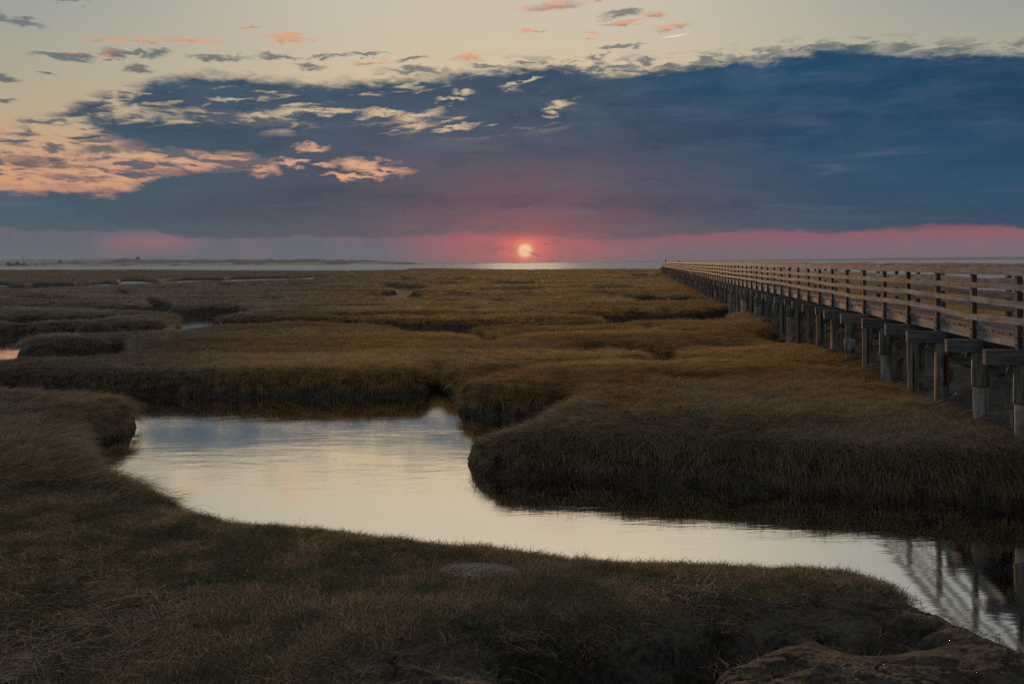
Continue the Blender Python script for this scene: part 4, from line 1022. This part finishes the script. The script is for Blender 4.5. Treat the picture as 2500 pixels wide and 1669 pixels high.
def tuft(name, n, rad, l0, l1, e0, e1, bend, w, spread, mat, segs=3):
    """n blades rooted in a disc, leaning towards +x: e0..e1 start angle above the ground, bend over the length"""
    V = []; Q = []; T = []; Al = []
    for i in range(n):
        a = random.uniform(0, 6.283); rr = rad * math.sqrt(random.random())
        x, y, z = math.cos(a) * rr, math.sin(a) * rr, -0.02
        L = random.uniform(l0, l1); el = R(random.uniform(e0, e1)); hd = random.gauss(0, spread)
        bd = R(bend * random.uniform(0.6, 1.3)); tn = random.random() ** 1.4
        wob = random.gauss(0, 0.25)
        b = len(V)
        side_ = (-math.sin(hd), math.cos(hd), 0)
        tw = random.uniform(-0.8, 0.8)
        for s_ in range(segs + 1):
            f = s_ / segs; ww = w * (1 - 0.85 * f) * 0.5
            V.append((x - side_[0] * ww, y - side_[1] * ww, z - ww * tw)); V.append((x + side_[0] * ww, y + side_[1] * ww, z + ww * tw))
            T += [tn, tn]; Al += [f, f]
            if s_ < segs:
                st = L / segs
                x += math.cos(el) * math.cos(hd) * st; y += math.cos(el) * math.sin(hd) * st; z += math.sin(el) * st
                el -= bd / segs; hd += wob / segs
        for s_ in range(segs):
            Q.append((b + 2 * s_, b + 2 * s_ + 1, b + 2 * s_ + 3, b + 2 * s_ + 2))
    me = bpy.data.meshes.new(name); me.from_pydata(V, [], Q); me.materials.append(mat)
    a_ = me.attributes.new('tint', 'FLOAT', 'POINT'); a_.data.foreach_set('value', np.array(T, np.float32))
    a_ = me.attributes.new('along', 'FLOAT', 'POINT'); a_.data.foreach_set('value', np.array(Al, np.float32))
    return bpy.data.objects.new(name, me)

def scatter(name, P, rot, scl, idx, protos, kind='stuff', mat=None):
    """one object whose points carry the tufts"""
    src = bpy.data.collections.new(name + '_kinds')
    for i, o in enumerate(protos): o.name = 'tuft_%02d' % i + name; src.objects.link(o)
    me = bpy.data.meshes.new(name); me.vertices.add(len(P)); me.vertices.foreach_set('co', np.asarray(P, np.float32).ravel())
    for an, ty, arr in (('rot', 'FLOAT_VECTOR', rot), ('scl', 'FLOAT_VECTOR', scl)):
        a_ = me.attributes.new(an, ty, 'POINT'); a_.data.foreach_set('vector', np.asarray(arr, np.float32).ravel())
    a_ = me.attributes.new('idx', 'INT', 'POINT'); a_.data.foreach_set('value', np.asarray(idx, np.int32))
    o = bpy.data.objects.new(name, me); COL.objects.link(o); tag(o, kind=kind)
    ng = bpy.data.node_groups.new(name, 'GeometryNodeTree')
    ng.interface.new_socket('Geometry', in_out='INPUT', socket_type='NodeSocketGeometry')
    ng.interface.new_socket('Geometry', in_out='OUTPUT', socket_type='NodeSocketGeometry')
    N = ng.nodes; gi = N.new('NodeGroupInput'); go = N.new('NodeGroupOutput')
    ci = N.new('GeometryNodeCollectionInfo'); ci.inputs['Collection'].default_value = src
    ci.inputs['Separate Children'].default_value = True; ci.inputs['Reset Children'].default_value = True
    ip = N.new('GeometryNodeInstanceOnPoints'); ip.inputs['Pick Instance'].default_value = True
    def na(nm, ty):
        q = N.new('GeometryNodeInputNamedAttribute'); q.data_type = ty; q.inputs['Name'].default_value = nm; return q.outputs['Attribute']
    ng.links.new(gi.outputs[0], ip.inputs['Points']); ng.links.new(ci.outputs[0], ip.inputs['Instance'])
    ng.links.new(na('idx', 'INT'), ip.inputs['Instance Index'])
    e2r = N.new('FunctionNodeEulerToRotation'); ng.links.new(na('rot', 'FLOAT_VECTOR'), e2r.inputs[0]); ng.links.new(e2r.outputs[0], ip.inputs['Rotation'])
    ng.links.new(na('scl', 'FLOAT_VECTOR'), ip.inputs['Scale'])
    ng.links.new(ip.outputs[0], go.inputs[0])
    md = o.modifiers.new('tufts', 'NODES'); md.node_group = ng
    return o

def sample(n, y0, y1, p, amax=0.70):
    """points with density falling as y**-p over the fan in front of the viewer"""
    q = 2 - p
    u = rng.random(n)
    y = (y0 ** q + u * (y1 ** q - y0 ** q)) ** (1 / q) if abs(q) > 1e-6 else y0 * (y1 / y0) ** u
    x = (rng.random(n) * 2 - 1) * amax * y * (1 + 1.2 / (y + 0.5))
    return x, y
def flow(x, y):
    return 2.6 * fbm(x * 0.10, y * 0.10, 3, 101) * math.pi / 1.5 + 1.2 * fbm(x * 0.8, y * 0.8, 2, 107) - 0.3
def edge_dir(x, y):
    e = 0.25 + y * 0.004
    d0 = hgt(x, y)[1]; dxp = hgt(x + e, y)[1]; dyp = hgt(x, y + e)[1]
    return np.arctan2(-(dyp - d0), -(dxp - d0))      # towards the creek

def lay(name, n, y0, y1, p, protos, s0, s1, dmin, dmax, seed, mudkeep=0.05, edge=False, zmin=0.45, zs=1.0, growth=0.0):
    x, y = sample(n, y0, y1, p)
    z, d, mu = hgt(x, y)
    k = (d > dmin * np.clip(y / 40.0, 1.0, 5.0)) & (d < dmax) & (z > zmin)
    k &= (rng.random(n) > mu * (1 - mudkeep))
    x, y, z, d = x[k], y[k], z[k], d[k]; m = len(x)
    if edge: rz = edge_dir(x, y) + rng.normal(0, 0.45, m)
    else:
        rz = flow(x, y) + rng.normal(0, 0.75, m)
        ed = edge_dir(x, y); w = np.clip(1 - d / 0.8, 0, 1)
        rz = np.where(rng.random(m) < w, ed + rng.normal(0, 0.5, m), rz)
    sc = rng.uniform(s0, s1, m) * (1 + growth * y)
    vis = 0.85 + 0.3 * fbm(x * 0.5, y * 0.5, 2, 130)
    scl = np.stack([sc, sc, sc * vis * zs], 1)
    tl = np.stack([rng.normal(0, 0.10, m), rng.normal(0, 0.10, m), rz], 1)
    o = scatter(name, np.stack([x, y, z], 1), tl, scl, rng.integers(0, len(protos), m), protos)
    print(name, m)
    return o
hayk = [tuft('h', 36, 0.16, 0.16, 0.36, 6, 34, 38, 0.0085, 0.35, M_grass) for _ in range(5)]
hayk += [tuft('h', 26, 0.14, 0.12, 0.28, 30, 70, 90, 0.007, 0.6, M_grass) for _ in range(2)]
lay('marsh_grass', 120000, 13, 60, 0.9, hayk, 0.8, 1.35, 0.10, 99, 1, zmin=0.5)
shk = [tuft('s', 40, 0.13, 0.03, 0.10, 5, 65, 50, 0.0050, 2.2, M_grass, 2) for _ in range(6)]
shk += [tuft('s', 30, 0.14, 0.05, 0.15, 5, 45, 35, 0.0042, 0.9, M_grass, 2) for _ in range(2)]
lay('shore_grass', 110000, 4.7, 17, 1.0, shk, 0.7, 1.3, 0.02, 99, 2, 0.02, zmin=0.3)
fark = [tuft('f', 22, 0.45, 0.20, 0.45, 8, 40, 45, 0.035, 0.6, M_grass, 2) for _ in range(5)]
lay('distant_marsh_grass', 130000, 50, 600, 1.35, fark, 0.7, 1.1, 0.2, 99, 3, zmin=0.5, zs=0.8, growth=0.003)
edk = [tuft('e', 26, 0.10, 0.30, 0.62, 5, 45, 110, 0.008, 0.4, M_grass, 4) for _ in range(6)]
lay('bank_grass', 60000, 29, 75, 0.9, edk, 0.7, 1.2, 0.12, 0.60, 4, edge=True, zmin=0.40)
lay('near_bank_grass', 75000, 12, 31, 0.9, edk, 0.55, 1.05, 0.05, 0.80, 14, edge=True, zmin=0.20)
tlk = [tuft('t', 9, 0.10, 0.12, 0.30, 55, 95, 25, 0.005, 1.5, M_grass, 3) for _ in range(5)]
lay('standing_blades', 7000, 5, 40, 0.6, tlk, 0.35, 0.85, 0.10, 1.6, 5, 0.0, zmin=0.5)
# washed-up reed straw, lower left, and a few drifts elsewhere
stk = [tuft('r', 9, 0.30, 0.12, 0.5, -4, 10, 8, 0.006, 1.2, M_straw, 2) for _ in range(5)]
pts = []
for cx, cy, rx, ry, n in ((90, 1440, 150, 60, 26), (140, 1500, 160, 45, 24), (220, 1380, 130, 40, 16), (290, 1440, 90, 25, 12), (30, 1540, 130, 40, 26), (180, 1330, 60, 25, 10), (1600, 1350, 90, 10, 12), (330, 1400, 60, 12, 16), (1560, 1330, 50, 10, 10)):
    for _ in range(n):
        u, v = random.gauss(cx, rx * 0.5), random.gauss(cy, ry * 0.5)
        if v > 1750: continue
        pts.append(W(u * D, v * D, 0.78))
pts = np.array([p for p in pts if p[1] > 4.7]); zz = hgt(pts[:, 0], pts[:, 1])[0]
m = len(pts)
scatter('washed_up_straw', np.stack([pts[:, 0], pts[:, 1], zz + 0.05], 1), np.stack([rng.normal(0, .1, m), rng.normal(0, .1, m), rng.normal(0.35, 0.6, m)], 1), np.repeat(rng.uniform(0.5, 1.0, m)[:, None], 3, 1), rng.integers(0, 5, m), stk)
# pale cushion of matted dead grass on the near bank
wx, wy = W(1166, 1390, 0.78)
nb_ = 46; V = []
cuz = float(hgt(np.array([wx]), np.array([wy]))[0][0])
V = []; Q = []
for i in range(16):
    for j in range(nb_):
        th = 2 * math.pi * j / nb_; rr_ = (1 - i / 15.0)
        rx_, ry_ = 0.36 * rr_, 0.17 * rr_
        wob = 1 + 0.15 * math.sin(3 * th + 1) + 0.06 * math.sin(7 * th)
        V.append((math.cos(th) * rx_ * wob, math.sin(th) * ry_ * wob, -0.02 + 0.085 * math.sqrt(max(0, 1 - rr_ ** 2)) + random.uniform(-.004, .004)))
for i in range(15):
    for j in range(nb_): Q.append((i * nb_ + j, i * nb_ + (j + 1) % nb_, (i + 1) * nb_ + (j + 1) % nb_, (i + 1) * nb_ + j))
for _ in range(5200):
    th = random.uniform(0, 6.283); rr_ = math.sqrt(random.random())
    x_, y_ = math.cos(th) * rr_ * 0.40, math.sin(th) * rr_ * 0.19; z_ = -0.02 + 0.080 * math.sqrt(max(0, 1 - rr_ ** 2))
    L_ = random.uniform(0.015, 0.05); a_ = random.gauss(0.2, 1.0); e_ = random.uniform(0.0, 0.8); b = len(V); w_ = 0.0018
    dx_, dy_, dz_ = math.cos(a_) * math.cos(e_) * L_, math.sin(a_) * math.cos(e_) * L_, math.sin(e_) * L_
    V += [(x_ - w_ * math.sin(a_), y_ + w_ * math.cos(a_), z_), (x_ + w_ * math.sin(a_), y_ - w_ * math.cos(a_), z_ + 0.001), (x_ + dx_, y_ + dy_, z_ + dz_), (x_ + dx_ * 0.9, y_ + dy_ * 0.9 + 0.002, z_ + dz_)]
    Q.append((b, b + 1, b + 2, b + 3))
m_, t, out = material('matted_grass'); P_ = t.n('ShaderNodeNewGeometry').outputs['Position']
nn = t.noise(t.v('MULTIPLY', P_, (50, 70, 50)), 1.0, 4, 0.7)
principled(t, out, t.mix(t.step(nn, 0.38, 0.62), (0.14, 0.12, 0.095, 1), (0.62, 0.55, 0.46, 1)), 0.95, 0.1, bump=nn, bstr=1.0, bdist=0.02)
cu = mesh_np('grass_mat', V, Q, m_, smooth=False); cu.location = (wx, wy, cuz); cu.rotation_euler = (0, 0, -0.12)
tag(cu, 'pale flattened cushion of dead grass on the dark near bank', 'grass mat')
# shell and rubble bits under the pier
m_, t, out = material('pale_shell'); principled(t, out, (0.42, 0.42, 0.41, 1), 0.7, 0.3)
V = []; Q = []
def pebble(x, y, z, s):
    b = len(V); sx_, sy_, sz_ = s * random.uniform(.6, 1.3), s * random.uniform(.6, 1.3), s * random.uniform(.25, .6)
    for q in ((-1, -1, 0), (1, -1, 0), (1, 1, 0), (-1, 1, 0), (-.6, -.6, 1), (.6, -.6, 1), (.6, .6, 1), (-.6, .6, 1)):
        V.append((x + q[0] * sx_ * random.uniform(.7, 1.2), y + q[1] * sy_ * random.uniform(.7, 1.2), z + q[2] * sz_))
    for f in MB.BF: Q.append(tuple(b + i for i in f))
for cx, cy, rx, ry, n, s in ((2185, 888, 26, 8, 55, 0.04), (2233, 915, 16, 5, 14, 0.05), (2046, 806, 6, 3, 9, 0.06), (2150, 905, 20, 6, 12, 0.04)):
    for _ in range(n):
        x, y = W(random.gauss(cx, rx * .6) * D, random.gauss(cy, ry * .6) * D, 0.45)
        z = float(hgt(np.array([x]), np.array([y]))[0][0]); pebble(x, y, z - 0.005, s * random.uniform(.5, 1.2))
for _ in range(24):
    x, y = W(random.uniform(1600, 2400) * D, random.uniform(1440, 1568) * D, 0.72)
    z = float(hgt(np.array([x]), np.array([y]))[0][0]); pebble(x, y, z - 0.003, 0.008 * random.uniform(.5, 1.2))
o = mesh_np('shell_rubble', V, Q, m_); tag(o, kind='stuff')

# ------------------------------------------------------------------ haze
m_ = bpy.data.materials.new('air'); m_.use_nodes = True; m_.node_tree.nodes.clear()
t = NT(m_.node_tree); out = t.n('ShaderNodeOutputMaterial')
pv = t.n('ShaderNodeVolumePrincipled'); pv.inputs['Density'].default_value = 5.5e-5; pv.inputs['Color'].default_value = (0.62, 0.72, 0.86, 1); pv.inputs['Anisotropy'].default_value = 0.0
t.nt.links.new(pv.outputs[0], out.inputs['Volume'])
X0, X1, Y0, Y1, Z0, Z1 = -16000, 16000, -500, 11000, -3, 150
hz = mesh_np('haze', [(X0, Y0, Z0), (X1, Y0, Z0), (X1, Y1, Z0), (X0, Y1, Z0), (X0, Y0, Z1), (X1, Y0, Z1), (X1, Y1, Z1), (X0, Y1, Z1)], MB.BF, m_); tag(hz, kind='stuff')
